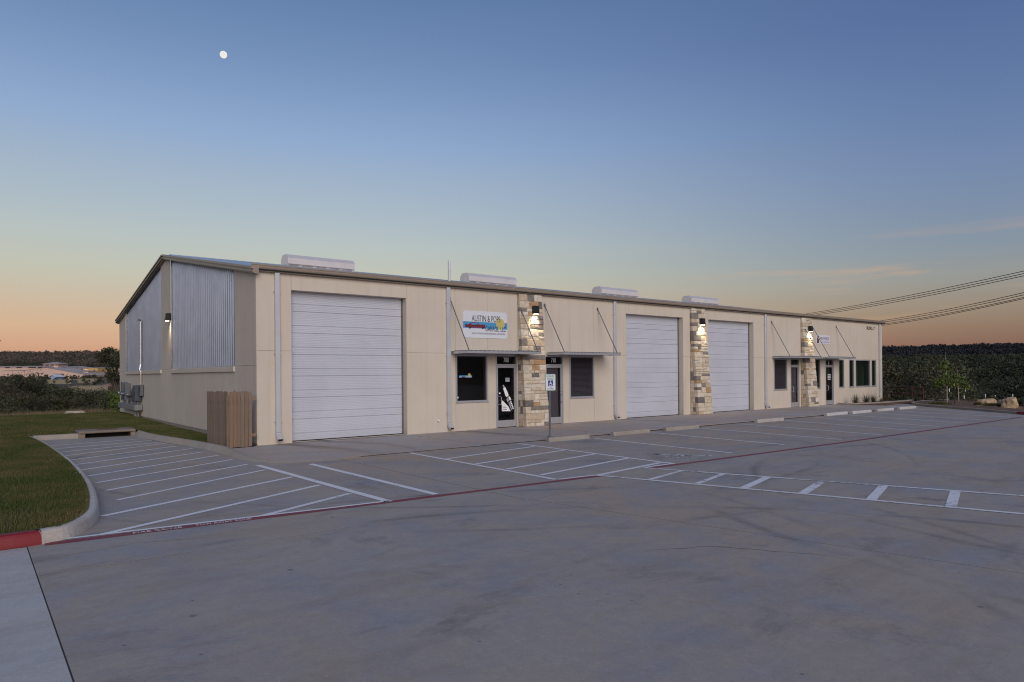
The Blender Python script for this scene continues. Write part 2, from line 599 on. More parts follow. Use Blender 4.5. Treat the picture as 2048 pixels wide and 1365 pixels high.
concrete_mat('concrete_lot', (0.345, 0.315, 0.288), (0.375, 0.288, 0.222), (0.275, 0.278, 0.305), 1.07, True, 0.8)
concrete_mat('concrete_walk', (0.35, 0.315, 0.30), (0.36, 0.285, 0.24), (0.32, 0.32, 0.34), 1.22, False, 0.34, runoff=True)
concrete_mat('concrete_pan', (0.50, 0.48, 0.47), (0.46, 0.42, 0.39), (0.45, 0.47, 0.50), 1.0, False, 0.35)
concrete_mat('concrete_kerb', (0.37, 0.33, 0.29), (0.33, 0.26, 0.20), (0.30, 0.285, 0.27), 1.0, False, 0.35)
concrete_mat('concrete_inlet', (0.23, 0.195, 0.165), (0.21, 0.16, 0.12), (0.20, 0.185, 0.17), 1.0, False, 0.35)
concrete_mat('concrete_stop', (0.33, 0.30, 0.265), (0.30, 0.255, 0.21), (0.37, 0.345, 0.31), 1.0, False, 0.25)
concrete_mat('concrete_white', (0.52, 0.505, 0.50), (0.44, 0.40, 0.36), (0.54, 0.53, 0.54), 1.0, False, 0.3)
concrete_mat('concrete_pale', (0.58, 0.54, 0.50), (0.48, 0.40, 0.32), (0.55, 0.54, 0.53), 1.0, False, 0.35)
paint_mat('line_white', (0.74, 0.74, 0.78), (0.30, 0.28, 0.27), 0.50)
paint_mat('line_worn', (0.72, 0.72, 0.75), (0.27, 0.25, 0.245), 0.72, 9)
paint_mat('line_faint', (0.62, 0.62, 0.65), (0.33, 0.305, 0.285), 0.75, 9)
paint_mat('line_red', (0.21, 0.028, 0.045), (0.17, 0.13, 0.125), 0.55, 5)
paint_mat('kerb_red', (0.19, 0.006, 0.013), (0.25, 0.10, 0.09), 0.22, 8)
glass_mat('glass_dark', (0.78, 0.76, 0.77))
glass_mat('glass_reflection_green', (0.62, 0.70, 0.62))  # tree reflections put into the pane tint as green
leaf_mat('leaf_dark', (0.020, 0.026, 0.013), (0.060, 0.068, 0.031), (0.070, 0.060, 0.034), 0.25)
leaf_mat('leaf_shrub', (0.030, 0.040, 0.018), (0.085, 0.095, 0.045), (0.105, 0.080, 0.050), 0.35)
leaf_mat('leaf_bright', (0.05, 0.085, 0.016), (0.15, 0.20, 0.05), (0.11, 0.15, 0.04), 1.5)
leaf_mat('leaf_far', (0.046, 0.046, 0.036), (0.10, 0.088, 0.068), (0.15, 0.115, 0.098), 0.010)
leaf_mat('leaf_ridge', (0.016, 0.017, 0.020), (0.030, 0.030, 0.034), (0.028, 0.029, 0.036), 0.006)
leaf_mat('forest', (0.012, 0.016, 0.008), (0.032, 0.038, 0.018), (0.075, 0.078, 0.042), 0.17)
leaf_mat('yucca', (0.06, 0.07, 0.035), (0.14, 0.14, 0.085), (0.11, 0.09, 0.06), 3)
leaf_mat('dry_grass', (0.13, 0.10, 0.055), (0.30, 0.21, 0.15), (0.10, 0.115, 0.045), 0.5)
leaf_mat('grass_blade', (0.034, 0.050, 0.010), (0.080, 0.098, 0.024), (0.130, 0.105, 0.045), 0.75)
simple('lawn', (0.046, 0.066, 0.016), 0.95, 0, 0.35, 1.5, 0.8, 40, c2=(0.085, 0.085, 0.03))
simple('terrain', (0.055, 0.055, 0.028), 0.95, 0, 0.4, 0.08, c2=(0.12, 0.085, 0.055))
for nm, c in (('cream', (0.57, 0.49, 0.385)), ('pale', (0.62, 0.56, 0.475)), ('buff', (0.51, 0.41, 0.30)),
              ('ochre', (0.42, 0.27, 0.14)), ('grey', (0.165, 0.145, 0.135)), ('slate', (0.21, 0.185, 0.17))):
    simple('stone_' + nm, c, 0.9, 0, 0.22, 7, 0.7, 22)
wood_mat('wood_tan', (0.225, 0.145, 0.098), (0.31, 0.21, 0.148), 0.0)
wood_mat('wood_grey', (0.17, 0.125, 0.095), (0.26, 0.195, 0.155), 0.4)


def emit_mat(name, c, s):
    m, t, b = newmat(name)
    t.nodes.remove(b)
    out = [n for n in t.nodes if n.type == 'OUTPUT_MATERIAL'][0]
    e = N(t, 'ShaderNodeEmission')
    e.inputs[0].default_value = (*c, 1)
    e.inputs[1].default_value = s
    L(t, e.outputs[0], out.inputs[0])
    return m, t, e


emit_mat('lamp_glow', (1.0, 0.82, 0.55), 9.0)
emit_mat('window_glow', (1.0, 0.62, 0.18), 0.75)
mm, t_, e_ = emit_mat('moon', (1.0, 0.96, 0.9), 1.0)
L(t_, ramp(t_, noise(t_, 0.06, 3, 0.6, objco(t_)), [(0.35, (0.74, 0.70, 0.64)), (0.62, (1.0, 0.97, 0.93))]), e_.inputs[0])


def text_mesh(s, size, mat, depth=0.002, sx=1.0, align='CENTER', space=1.0, offset=0.0):
    cu = bpy.data.curves.new('txt', 'FONT')
    cu.body = s
    cu.size = size
    cu.align_x = align
    cu.align_y = 'CENTER'
    cu.extrude = depth / 2
    cu.space_character = space
    cu.offset = offset
    cu.resolution_u = 3
    o = bpy.data.objects.new('txt', cu)
    col.objects.link(o)
    dg = bpy.context.evaluated_depsgraph_get()
    me = bpy.data.meshes.new_from_object(o.evaluated_get(dg))
    bpy.data.objects.remove(o)
    bpy.data.curves.remove(cu)
    me.transform(Matrix.Scale(sx, 4, (1, 0, 0)))
    me.materials.clear()
    me.materials.append(mat)
    return me


FACE = Matrix.Rotation(math.pi / 2, 4, 'X')     # text standing upright, facing -Y


# ================================================================== terrain
def prof(d, pts):
    return np.interp(d, [p[0] for p in pts], [p[1] for p in pts])


PN = [(0, -0.16), (6, -0.5), (20, -1.5), (60, -2.6), (150, -3.6), (240, -3.4), (330, 0.2), (640, 0.9), (900, 5), (1500, 41), (2200, 40), (3500, 36)]
PE = [(0, -0.16), (4, -0.3), (9, -2.0), (20, -4.5), (60, -11.5), (120, -13), (230, -7), (330, -1.5), (440, 3.6), (560, 1), (820, -4), (1400, 40), (2200, 38), (3500, 34)]


def vnoise(x, y, s, seed=0):
    x = x / s
    y = y / s
    return (np.sin(x * 1.7 + seed) * np.cos(y * 1.3 - seed * 1.7) + 0.6 * np.sin(x * 3.1 + y * 2.3 + seed * 2.1)
            + 0.4 * np.cos(x * 5.3 - y * 4.7 + seed) + 0.25 * np.sin(x * 9.1 + y * 8.3 + seed * 3)) / 2.25


def terrain_z(x, y):
    x = np.asarray(x, float)
    y = np.asarray(y, float)
    # outline of the flat pad: everything south of it stays level
    dx = np.maximum(x - (38.0 + 0.0 * y), 0)
    dxs = np.where(y < -4, np.maximum(x - np.clip(36.5 + (y + 4) * 1.0, 27.0, 60), 0), dx)
    dx = np.where(y < -4, np.minimum(dx + 4, dxs), dx)
    dxw = np.maximum(-45 - x, 0)
    dy = np.maximum(y - 21.8, 0)
    ds = np.maximum(-90 - y, 0)
    d = np.hypot(np.maximum(dx, dxw), np.maximum(dy, ds))
    az = np.degrees(np.arctan2(y + 19, x + 6))
    w = np.clip((az - 30) / 35, 0, 1)
    w = w * w * (3 - 2 * w)
    w = np.where((az > 180 - 0) | (az < -60), 0.5, w)
    zn = prof(d, PN)
    ze = prof(d, PE)
    z = zn * w + ze * (1 - w)
    far = np.clip((d - 700) / 600, 0, 1)
    midw = np.clip((d - 8) / 40, 0, 1) * (1 - far)
    z = z + far * 6.5 * vnoise(x, y, 230, 1.3) * np.clip(w + 0.75, 0, 1) + midw * 0.5 * vnoise(x, y, 30, 0.4)
    return z


def polar_terrain():
    rr = np.concatenate([np.linspace(0, 120, 81)[1:], np.geomspace(122, 4200, 130)])
    aa = np.radians(np.concatenate([np.linspace(-30, 125, 311), np.linspace(128, 327, 68)]))
    A, Rr = np.meshgrid(aa, rr)
    X = CAM.x + np.cos(A) * Rr
    Y = CAM.y + np.sin(A) * Rr
    Z = terrain_z(X, Y)
    v = np.stack([X, Y, Z], -1).reshape(-1, 3)
    na = len(aa)
    nr = len(rr)
    i, j = np.meshgrid(np.arange(nr - 1), np.arange(na), indexing='ij')
    jn = (j + 1) % na
    q = np.stack([i * na + j, (i + 1) * na + j, (i + 1) * na + jn, i * na + jn], -1).reshape(-1, 4)
    v = np.vstack([v, [[CAM.x, CAM.y, -0.16]]])
    me = np_mesh('terrain', v, q, M['terrain'])
    o = link('terrain', me)
    tag(o, kind='structure')
    me.polygons.foreach_set('use_smooth', np.ones(len(me.polygons), bool))
    return o


polar_terrain()

# ================================================================== parking lot
LZ = 0.0          # top of lot concrete
WZ = 0.04         # top of the walk
lot = MB().prism([(-60, -80), (60, -80), (60, -30), (28, -12), (34.2, -3.4), (37, -3.0), (37, 1), (-0.6, 1), (-1.6, 8.2), (-4.8, 8.2), (-4.8, -8.6), (-60, -9.0)], -0.14, -0.002).build('parking_lot', M['lot_base'])
tag(lot, kind='structure')
g = 0.008


def slab(poly, name='concrete_slab', mat='concrete_lot', z=LZ, parent=lot):
    return MB().prism(poly, -0.028, z).build(name, M[mat], parent)


def jb(y):  # x of the skewed joint
    return 0.50 + (y + 10.85) * (1.07 / -5.95)


EDGE_E = [(28.9, -9.4), (30.9, -7.05), (33.4, -4.05), (35.4, -2.75), (37.0, -2.3)]   # far kerb line
slab([(-5.60, -10.85 + g), (0.45 - g, -10.85 + g), (0.45 - g, -4.0), (-0.5, -4.0), (-1.25, -2.9), (-1.2, -1.5), (-1.35, 0.4), (-1.85, 3.8), (-1.9, 6.4), (-3.3, 6.6), (-4.62, 6.5), (-4.4, 2.2), (-4.36, -1.6), (-4.45, -5.0), (-4.6, -6.7), (-4.8, -8.0), (-5.42, -9.36), (-5.60, -9.40)])
slab([(0.45 + g, -10.85 + g), (13.2, -10.85 + g), (13.2, -4.0), (0.45 + g, -4.0)])
slab([(13.2 + 2 * g, -10.85 + g), (28.2, -10.85 + g)] + EDGE_E[:4] + [(35.4, -2.0), (31.8, -2.4), (31.8, -4.0), (13.2 + 2 * g, -4.0)])
slab([(-5.60, -10.85 - g), (-5.60, -30), (jb(-30) - g, -30), (jb(-10.85) - g, -10.85 - g)])
slab([(jb(-10.85) + g, -10.85 - g), (jb(-30) + g, -30), (jb(-30) + 11, -30), (13.2, -10.85 - g)])
slab([(13.2 + 2 * g, -10.85 - g), (jb(-30) + 11 + 2 * g, -30), (60, -30), (28.2, -10.85 - g)])
slab([(-5.60, -30 - g), (-5.60, -80), (60, -80), (60, -30 - g)])
slab([(-5.611, -9.42), (-60, -9.42), (-60, -18), (-5.611, -18)], 'gutter_pan', 'concrete_pan')
slab([(-5.611, -18.006), (-60, -18.006), (-60, -80), (-5.611, -80)], 'gutter_pan', 'concrete_pan')

def crack(pts, w=0.006):
    q = []
    for (a, b), (c, d) in zip(pts[:-1], pts[1:]):
        n = max(2, int(math.hypot(c - a, d - b) / 0.12))
        for i in range(n):
            t = i / n
            q.append((a + (c - a) * t + random.uniform(-.025, .025), b + (d - b) * t + random.uniform(-.025, .025)))
    q.append(pts[-1])
    vs, fs = [], []
    for i, (x, y) in enumerate(q):
        ww = w * random.uniform(0.3, 1.2) * (0.3 + min(i, len(q) - 1 - i, 6) / 6)
        vs += [(x - ww / 2, y - ww / 2, 0.002), (x + ww / 2, y + ww / 2, 0.002)]
        if i:
            fs.append((2 * i - 2, 2 * i - 1, 2 * i + 1, 2 * i))
    MB().add(vs, fs).build('crack', M['lot_base'], lot)


crack([(-0.6, -13.9), (0.2, -14.3), (0.75, -15.2), (0.9, -15.7)], 0.005)
crack([(2.6, -13.2), (3.0, -14.4), (2.9, -15.6)], 0.004)
crack([(-5.55, -10.2), (-4.6, -10.0), (-3.9, -10.3)], 0.006)
crack([(8.2, -11.5), (9.0, -12.8), (10.2, -13.3)], 0.005)
crack([(-3.4, -6.0), (-2.8, -5.2), (-2.3, -5.0)], 0.006)
crack([(12.0, -6.0), (12.3, -7.5), (12.2, -9.0)], 0.008)

# walk in front of the building, in slabs
walk_base = MB().prism([(-1.0, -0.2), (-1.1, -2.5), (-0.4, -3.9), (31.5, -3.9), (31.5, -0.1)], -0.13, 0.008).build('sidewalk', M['lot_base'])
tag(walk_base, kind='structure')
arc = [(-1.02 - 0.0, -0.27), (-1.08, -1.5), (-1.10, -2.5), (-1.02, -3.15), (-0.82, -3.65), (-0.45, -4.0), (0.05, -4.14), (0.97, -4.17)]
MB().prism(arc + [(0.97, 0.0), (0.0, 0.0), (-0.2, -0.27)], -0.028, 0.014).build('concrete_slab', M['concrete_walk'], walk_base)
xs = [0.975, 2.8, 4.64, 6.9, 9.3, 11.7, 14.1, 16.5, 18.9, 21.3, 23.7, 26.1, 28.5, 30.2, 31.9]
for a, b in zip(xs[:-1], xs[1:]):
    MB().prism([(a + 0.004, -4.15), (b - 0.004, -4.15), (b - 0.004, 0.0), (a + 0.004, 0.0)], -0.028, 0.014 if b < 5 else 0.022 if b < 7 else 0.030 if b < 9.5 else WZ).build('concrete_slab', M['concrete_walk'], walk_base)
for a, b, zt in ((0.98, 4.63, 0.012), (4.65, 6.89, 0.018), (6.91, 9.29, 0.022), (9.31, 31.5, 0.026)):
    MB().box(a, b, -4.166, -4.1505, -0.02, zt).build('expansion_joint', M['lot_base'], walk_base)
# planting bed by the far corner, with its own little kerb
MB().prism([(31.9, -0.02), (31.905, -2.3), (35.3, -1.9), (36.9, -2.1), (38.2, -1.9), (38.2, 0.0)], -0.1, 0.05).build('planting_bed', M['soil'], walk_base)

# ------------------------------------------------------------------ kerbs
def smooth_path(pts, n=6):
    P = [Vector((a, b, 0)) for a, b in pts]
    out = []
    for i in range(len(P) - 1):
        p0, p1, p2, p3 = P[max(i - 1, 0)], P[i], P[i + 1], P[min(i + 2, len(P) - 1)]
        for k in range(n):
            t = k / n
            q = 0.5 * ((2 * p1) + (p2 - p0) * t + (2 * p0 - 5 * p1 + 4 * p2 - p3) * t * t + (3 * p1 - p0 - 3 * p2 + p3) * t ** 3)
            out.append((q.x, q.y))
    out.append((P[-1].x, P[-1].y))
    return out


def kerb_profile(h=0.15, w=0.17):
    # face at offset 0, body to the left of travel
    return [(0, -0.12), (0.012, 0.03), (0.03, h - 0.035), (0.045, h - 0.012), (0.07, h), (w - 0.03, h), (w, h - 0.01), (w, -0.12)]


lk = smooth_path([(-5.46, -9.385), (-5.12, -9.16), (-4.80, -8.45), (-4.62, -7.3), (-4.50, -6.0), (-4.42, -4.5), (-4.36, -2.0), (-4.38, 1.0), (-4.46, 4.0), (-4.60, 6.42)], 6)
k1 = MB().sweep(kerb_profile(0.15, 0.19), lk).build('kerb', M['concrete_pale'])
tag(k1, kind='structure')
rk = [(-60, -9.40), (-8.2, -9.40)]
MB().sweep(kerb_profile(0.15, 0.19), rk).build('painted_kerb', M['kerb_red'], k1)
MB().sweep(kerb_profile(0.15, 0.19), [(-8.19, -9.40), (-5.72, -9.40), (-5.60, -9.395), (-5.465, -9.387)]).build('painted_kerb', M['kerb_red'], k1)
k2 = MB().sweep(kerb_profile(0.15, 0.17), [(-4.60, 6.30), (-3.42, 6.28)]).build('kerb', M['concrete_kerb'])
tag(k2, kind='structure')
# kerb along the right of the hatched bay sinks to nothing in front of the first door
MBk = MB()
rp = smooth_path([(-1.86, 6.28), (-1.84, 5.0), (-1.72, 3.6), (-1.40, 1.2), (-1.25, -0.3), (-1.22, -1.4), (-1.23, -2.5), (-1.14, -3.2), (-0.92, -3.72), (-0.50, -4.08), (0.05, -4.21), (0.97, -4.235)], 5)
n_ = len(rp)
P_ = [Vector(a) for a in rp]
vs, fs = [], []
for i, p in enumerate(P_):
    d = (P_[min(i + 1, n_ - 1)] - P_[max(i - 1, 0)]).normalized()
    nl = Vector((-d.y, d.x))
    y = p.y
    h = 0.15 if y > -1.0 else max(0.012, 0.15 - (-1.0 - y) * 0.046)
    if p.x > -1.0 and y < -3:
        h = 0.012
    for o, z in ((-0.05, -0.12), (-0.05, 0.004), (0.0, 0.02 + h * 0.3), (0.05, h - 0.01), (0.075, h), (0.135, h), (0.15, h - 0.005), (0.15, -0.12)):
        q = p + nl * o
        vs.append((q.x, q.y, z))
for i in range(n_ - 1):
    for k in range(8):
        fs.append((i * 8 + k, i * 8 + (k + 1) % 8, (i + 1) * 8 + (k + 1) % 8, (i + 1) * 8 + k))
fs += [tuple(range(8)), tuple(range((n_ - 1) * 8, n_ * 8))[::-1]]
k3 = MBk.add(vs, fs).build('kerb', M['concrete_kerb'])
tag(k3, kind='structure')
k4 = MB().sweep([(0, -0.12), (0.02, 0.09), (0.05, 0.11), (0.15, 0.11), (0.17, 0.10), (0.17, -0.12)], smooth_path(EDGE_E + [(38.6, -2.25), (41.0, -2.6)], 4)).build('kerb', M['concrete_kerb'])
tag(k4, kind='structure')
MB().sweep([(0, -0.12), (0.02, 0.09), (0.05, 0.11), (0.15, 0.11), (0.17, 0.10), (0.17, -0.12)], [(26.5, -12.2), (28.88, -9.42)]).build('painted_kerb', M['kerb_red'], k4)
k5 = MB().sweep([(0, -0.1), (0.015, 0.10), (0.04, 0.12), (0.12, 0.12), (0.14, 0.10), (0.14, -0.1)], smooth_path([(31.93, -0.1), (32.1, -0.75), (33.2, -1.15), (35.2, -1.35), (37.4, -1.3), (39.2, -1.2)], 4)).build('kerb', M['concrete_kerb'])
tag(k5, kind='structure')

# ------------------------------------------------------------------ painted markings
def stripe(x0, y0, x1, y1, w=0.1, mat='line_white', z=0.004, name='painted_line', ex=0):
    a, b = Vector((x0, y0)), Vector((x1, y1))
    d = (b - a).normalized()
    nn = Vector((-d.y, d.x)) * w / 2
    a = a - d * ex
    b = b + d * ex
    nseg = max(2, int((b - a).length / 0.5))
    vs, fs = [], []
    for i in range(nseg + 1):
        p = a.lerp(b, i / nseg)
        j = random.uniform(-0.006, 0.006)
        vs += [(p.x + nn.x * (1 + j * 6), p.y + nn.y * (1 + j * 6), z), (p.x - nn.x * (1 - j * 6), p.y - nn.y * (1 - j * 6), z)]
        if i:
            k = 2 * i
            fs.append((k - 2, k - 1, k + 1, k))
    return MB().add(vs, fs).build(name, M[mat], lot)


stripe(-5.44, -9.40, -0.3, -9.72, 0.16, 'line_red', 0.003, 'painted_fire_line')
stripe(-0.3, -9.72, 2.98, -9.92, 0.13, 'line_red', 0.003, 'painted_fire_line')
stripe(4.52, -9.86, 12.0, -10.02, 0.13, 'line_red', 0.003, 'painted_fire_line')
stripe(12.0, -10.02, 26.5, -10.05, 0.13, 'line_red', 0.003, 'painted_fire_line')
stripe(-5.22, -9.25, -1.17, -9.61, 0.075, z=0.006)
k = 0
for yl in [-6.85, -5.72, -4.63, -3.54, -2.45, -1.37, -0.30, 0.78, 1.85, 2.92, 4.0]:
    sl_ = 0.645 if yl < 1 else 0.50 - 0.09 * (yl - 1)
    xl = -4.32
    xr = -1.42 if yl < -2.5 else (-1.50 if yl < -1 else -1.62 - 0.055 * max(0, yl + 1))
    xr = max(xr, -1.98)
    stripe(xl, yl + 0.1, xr, yl + 0.1 + sl_ * (xr - xl), 0.085)
for (a, b, c, d) in ((-4.70, -8.02, -1.37, -6.22), (-4.86, -9.27, -1.36, -7.46), (-3.0, -9.44, -1.33, -8.60)):
    stripe(a, b, c, d, 0.10, 'line_white' if a < -4 else 'line_worn')
stripe(-1.32, -4.10, -1.20, -9.66, 0.13, z=0.006)
stripe(-0.38, -4.62, -0.33, -9.58, 0.12)
# accessible bay hatching
stripe(2.24, -4.30, 2.09, -9.72, 0.10, z=0.006)
stripe(5.55, -4.35, 5.33, -9.78, 0.10, z=0.006)
for a, b in ((-5.87, -5.21), (-7.02, -6.36), (-8.08, -7.43), (-9.11, -8.49)):
    stripe(2.26, a, 5.40, b, 0.10)
stripe(3.05, -9.84, 5.28, -9.46, 0.11, 'line_worn')
stripe(2.13, -9.74, 3.02, -9.82, 0.08, z=0.007)
stripe(4.42, -9.74, 5.36, -9.74, 0.08, z=0.007)
# crossing
stripe(3.0, -9.84, 4.9, -16.6, 0.10, 'line_worn', 0.006)
stripe(4.42, -9.78, 6.6, -16.6, 0.10, 'line_worn', 0.006)
for i, (a, b, c, d) in enumerate(((3.35, -10.81, 4.66, -10.50), (3.59, -11.63, 4.88, -11.27), (3.79, -12.40, 5.12, -12.02), (4.03, -13.28, 5.42, -12.88), (4.27, -14.20, 5.72, -13.76), (4.50, -15.16, 6.05, -14.70), (4.74, -16.1, 6.35, -15.65))):
    stripe(a, b, c, d, 0.14 if i > 1 else 0.1, 'line_worn', 0.004)
# stall lines
for a, b, c, d in ((8.13, -4.72, 7.86, -9.45), (10.78, -4.62, 10.42, -9.30), (13.31, -4.62, 12.78, -9.62), (15.87, -4.50, 15.0, -9.75), (18.62, -4.65, 17.2, -9.8), (21.1, -4.3, 19.4, -9.72), (23.46, -4.77, 21.7, -9.62), (25.69, -4.74, 23.8, -9.74), (27.98, -4.85, 26.24, -9.77), (30.2, -4.6, 28.4, -9.2)):
    stripe(a, b, c, d, 0.095)
# faded wheelchair mark on the lot
wc = MB()
def blobline(pts, w):
    for (a, b), (c, d) in zip(pts[:-1], pts[1:]):
        A, B = Vector((a, b)), Vector((c, d))
        dd = (B - A).normalized()
        nn = Vector((-dd.y, dd.x)) * w / 2
        A = A - dd * w * 0.3
        B = B + dd * w * 0.3
        wc.add([(A.x + nn.x, A.y + nn.y, 0.004), (A.x - nn.x, A.y - nn.y, 0.004), (B.x - nn.x, B.y - nn.y, 0.004), (B.x + nn.x, B.y + nn.y, 0.004)], [(0, 1, 2, 3)])
blobline([(6.42 + 0.28 * math.cos(t), -9.05 + 0.28 * math.sin(t)) for t in [R(a) for a in range(130, 420, 24)]], 0.07)
blobline([(6.45, -8.55), (6.50, -9.0), (6.82, -9.05), (6.98, -9.42), (7.1, -9.40)], 0.09)
blobline([(6.48, -8.80), (6.78, -8.82)], 0.08)
blobline([(6.40 + 0.05 * math.cos(t), -8.42 + 0.05 * math.sin(t)) for t in [R(a) for a in range(0, 361, 60)]], 0.09)
wc.build('painted_wheelchair_symbol', M['line_faint'], lot)
for s, x0, x1 in (('FIRE ZONE', -4.56, -4.02), ('TOW AWAY ZONE', -3.86, -3.18)):
    me = text_mesh(s, 0.13, M['line_worn'], 0.001, 0.62)
    w = max(v.co.x for v in me.vertices) - min(v.co.x for v in me.vertices)
    me.transform(Matrix.Scale((x1 - x0) / w, 4, (1, 0, 0)))
    yy = -9.40 - 0.0623 * ((x0 + x1) / 2 + 5.44)
    me.transform(Matrix.Translation(((x0 + x1) / 2, yy, 0.006)) @ Matrix.Rotation(-0.062, 4, 'Z'))
    link('painted_lettering', me, lot)

# ================================================================== the building
BL, BW, EH, RZ = 37.74, 21.4, 4.75, 6.58      # length, depth, wall height, ridge of the wall gable
RY = BW / 2
bld = empty('warehouse_building', (0, 0, 0))
tag(bld, 'long cream stucco warehouse with white roll-up doors, stone pillars and metal-clad gable', 'building')

DOORS = [(0.97, 4.63), (14.70, 18.37), (20.20, 23.82)]          # roll-up openings
DH = 4.29
WINS = [(6.45, 7.76), (11.57, 12.87), (25.60, 26.84), (29.60, 30.22), (32.28, 32.89), (33.49, 34.08), (34.27, 36.12), (36.30, 36.90)]
WZ0, WZ1 = 0.96, 2.55
ENT = [(8.10, 9.04), (10.33, 11.24), (27.17, 28.03), (30.78, 31.70)]
EZ1 = 2.55
openings = [(a, b, -1, DH) for a, b in DOORS] + [(a, b, WZ0, WZ1) for a, b in WINS] + [(a, b, -1, EZ1) for a, b in ENT]


def rect_minus(x0, x1, z0, z1, ops):
    xs = sorted({x0, x1} | {min(max(v, x0), x1) for o in ops for v in o[:2]})
    zs = sorted({z0, z1} | {min(max(v, z0), z1) for o in ops for v in o[2:]})
    out = []
    for a, b in zip(xs[:-1], xs[1:]):
        run = None
        for c, d in zip(zs[:-1], zs[1:]):
            mx, mz = (a + b) / 2, (c + d) / 2
            solid = not any(o[0] < mx < o[1] and o[2] < mz < o[3] for o in ops)
            if solid:
                run = (run[0], d) if run else (c, d)
            elif run:
                out.append((a, b, *run))
                run = None
        if run:
            out.append((a, b, *run))
    return out


# backing wall behind the stucco skin
m_ = MB()
for a, b, c, d in rect_minus(0.03, BL - 0.03, 0.0, EH, [(o[0] - 0.0, o[1] + 0.0, o[2], o[3]) for o in openings]):
    m_.box(a, b, 0.012, 0.25, c, d)
m_.build('wall', M['joint'], bld)
# stucco panels split at the control joints
VX = [0.0, 0.97, 4.63, 6.45, 7.76, 9.09, 10.16, 11.57, 12.87, 14.70, 18.37, 18.85, 19.85, 20.20, 23.82, 25.60, 26.84, 28.2, 29.2, 30.22, 32.28, 34.17, 36.2, BL]
HZ = 2.585
jg = 0.0035
for i, (a, b) in enumerate(zip(VX[:-1], VX[1:])):
    if (abs(a - 9.09) < .01) or abs(a - 18.85) < .01 or abs(a - 28.2) < .01:
        continue                      # behind the stone pillars
    for z0, z1 in ((0.0, HZ), (HZ, EH)):
        rs = rect_minus(a + jg, b - jg, z0 + (jg if z0 > 1 else 0), z1 - (jg if z1 < 4 else 0), openings)
        if not rs:
            continue
        # pieces above and below a window are panels of their own
        groups_ = []
        for r in rs:
            for gset in groups_:
                if any(not (r[0] > q[1] + 1e-6 or r[1] < q[0] - 1e-6 or r[2] > q[3] + 1e-6 or r[3] < q[2] - 1e-6) for q in gset):
                    gset.append(r)
                    break
            else:
                groups_.append([r])
        for gset in groups_:
            m_ = MB()
            for r in gset:
                m_.box(r[0], r[1], 0.0, 0.011, r[2], r[3])
            m_.build('stucco_panel', M['stucco'], bld)
# reveals of the openings (stucco returns)
for a, b in DOORS:
    m_ = MB()
    m_.box(a - 0.012, a + 0.004, 0.0115, 0.262, 0.0, DH + 0.0)
    m_.box(b - 0.004, b + 0.012, 0.0115, 0.262, 0.0, DH + 0.0)
    m_.box(a + 0.0045, b - 0.0045, 0.0115, 0.262, DH - 0.004, DH + 0.012)
    m_.build('door_reveal', M['stucco'], bld)
for a, b in WINS:
    MB().box(a - 0.01, a + 0.004, 0.0115, 0.12, WZ0, WZ1).build('window_reveal', M['stucco'], bld)
    MB().box(b - 0.004, b + 0.01, 0.0115, 0.12, WZ0, WZ1).build('window_reveal', M['stucco'], bld)

# ---- gable wall (x = 0), stucco below and in strips, corrugated metal between
def rake_z(y):
    return EH + (RZ - EH) * (1 - abs(y - RY) / RY)


STRIPS = [(0.0, 1.9), (9.85, 11.62), (19.5, BW)]
MET = [(1.9, 9.85), (11.62, 19.5)]
LEDGE = 2.19
m_ = MB()
m_.prism([(0.02, 0.0), (BW - 0.02, 0.0), (BW - 0.02, EH), (RY, RZ), (0.02, EH)], 0.09, 0.25, 'x')
m_.build('wall', M['joint'], bld)
for a, b in [(0.013, 1.9), (1.9, 9.85), (9.85, 11.62), (11.62, 19.5), (19.5, BW)]:
    MB().box(0.0, 0.088, a + jg, b - jg, 0.13 if a > 0.5 else 0.06, LEDGE - jg).build('stucco_panel', M['stucco'], bld)
for a, b in STRIPS:
    a2 = max(a, 0.013)
    pts = [(a2 + jg, LEDGE + jg), (b - jg, LEDGE + jg), (b - jg, rake_z(b) - 0.0)]
    if a < RY < b:
        pts.append((RY, RZ))
    pts.append((a2 + jg, rake_z(a2)))
    MB().prism(pts, 0.0, 0.088, 'x').build('stucco_panel', M['stucco'], bld)
for a, b in MET:      # projecting ledge under the metal
    MB().prism([(-0.055, 2.03), (0.0, 2.03), (0.0, LEDGE), (-0.055, LEDGE - 0.012)], a, b, 'y').build('ledge', M['stucco'], bld) if False else \
        MB().hexa([(-0.055, a, 2.03), (-0.001, a, 2.03), (-0.001, b, 2.03), (-0.055, b, 2.03), (-0.055, a, LEDGE - 0.02), (-0.001, a, LEDGE - 0.003), (-0.001, b, LEDGE - 0.003), (-0.055, b, LEDGE - 0.02)]).build('ledge', M['stucco'], bld)
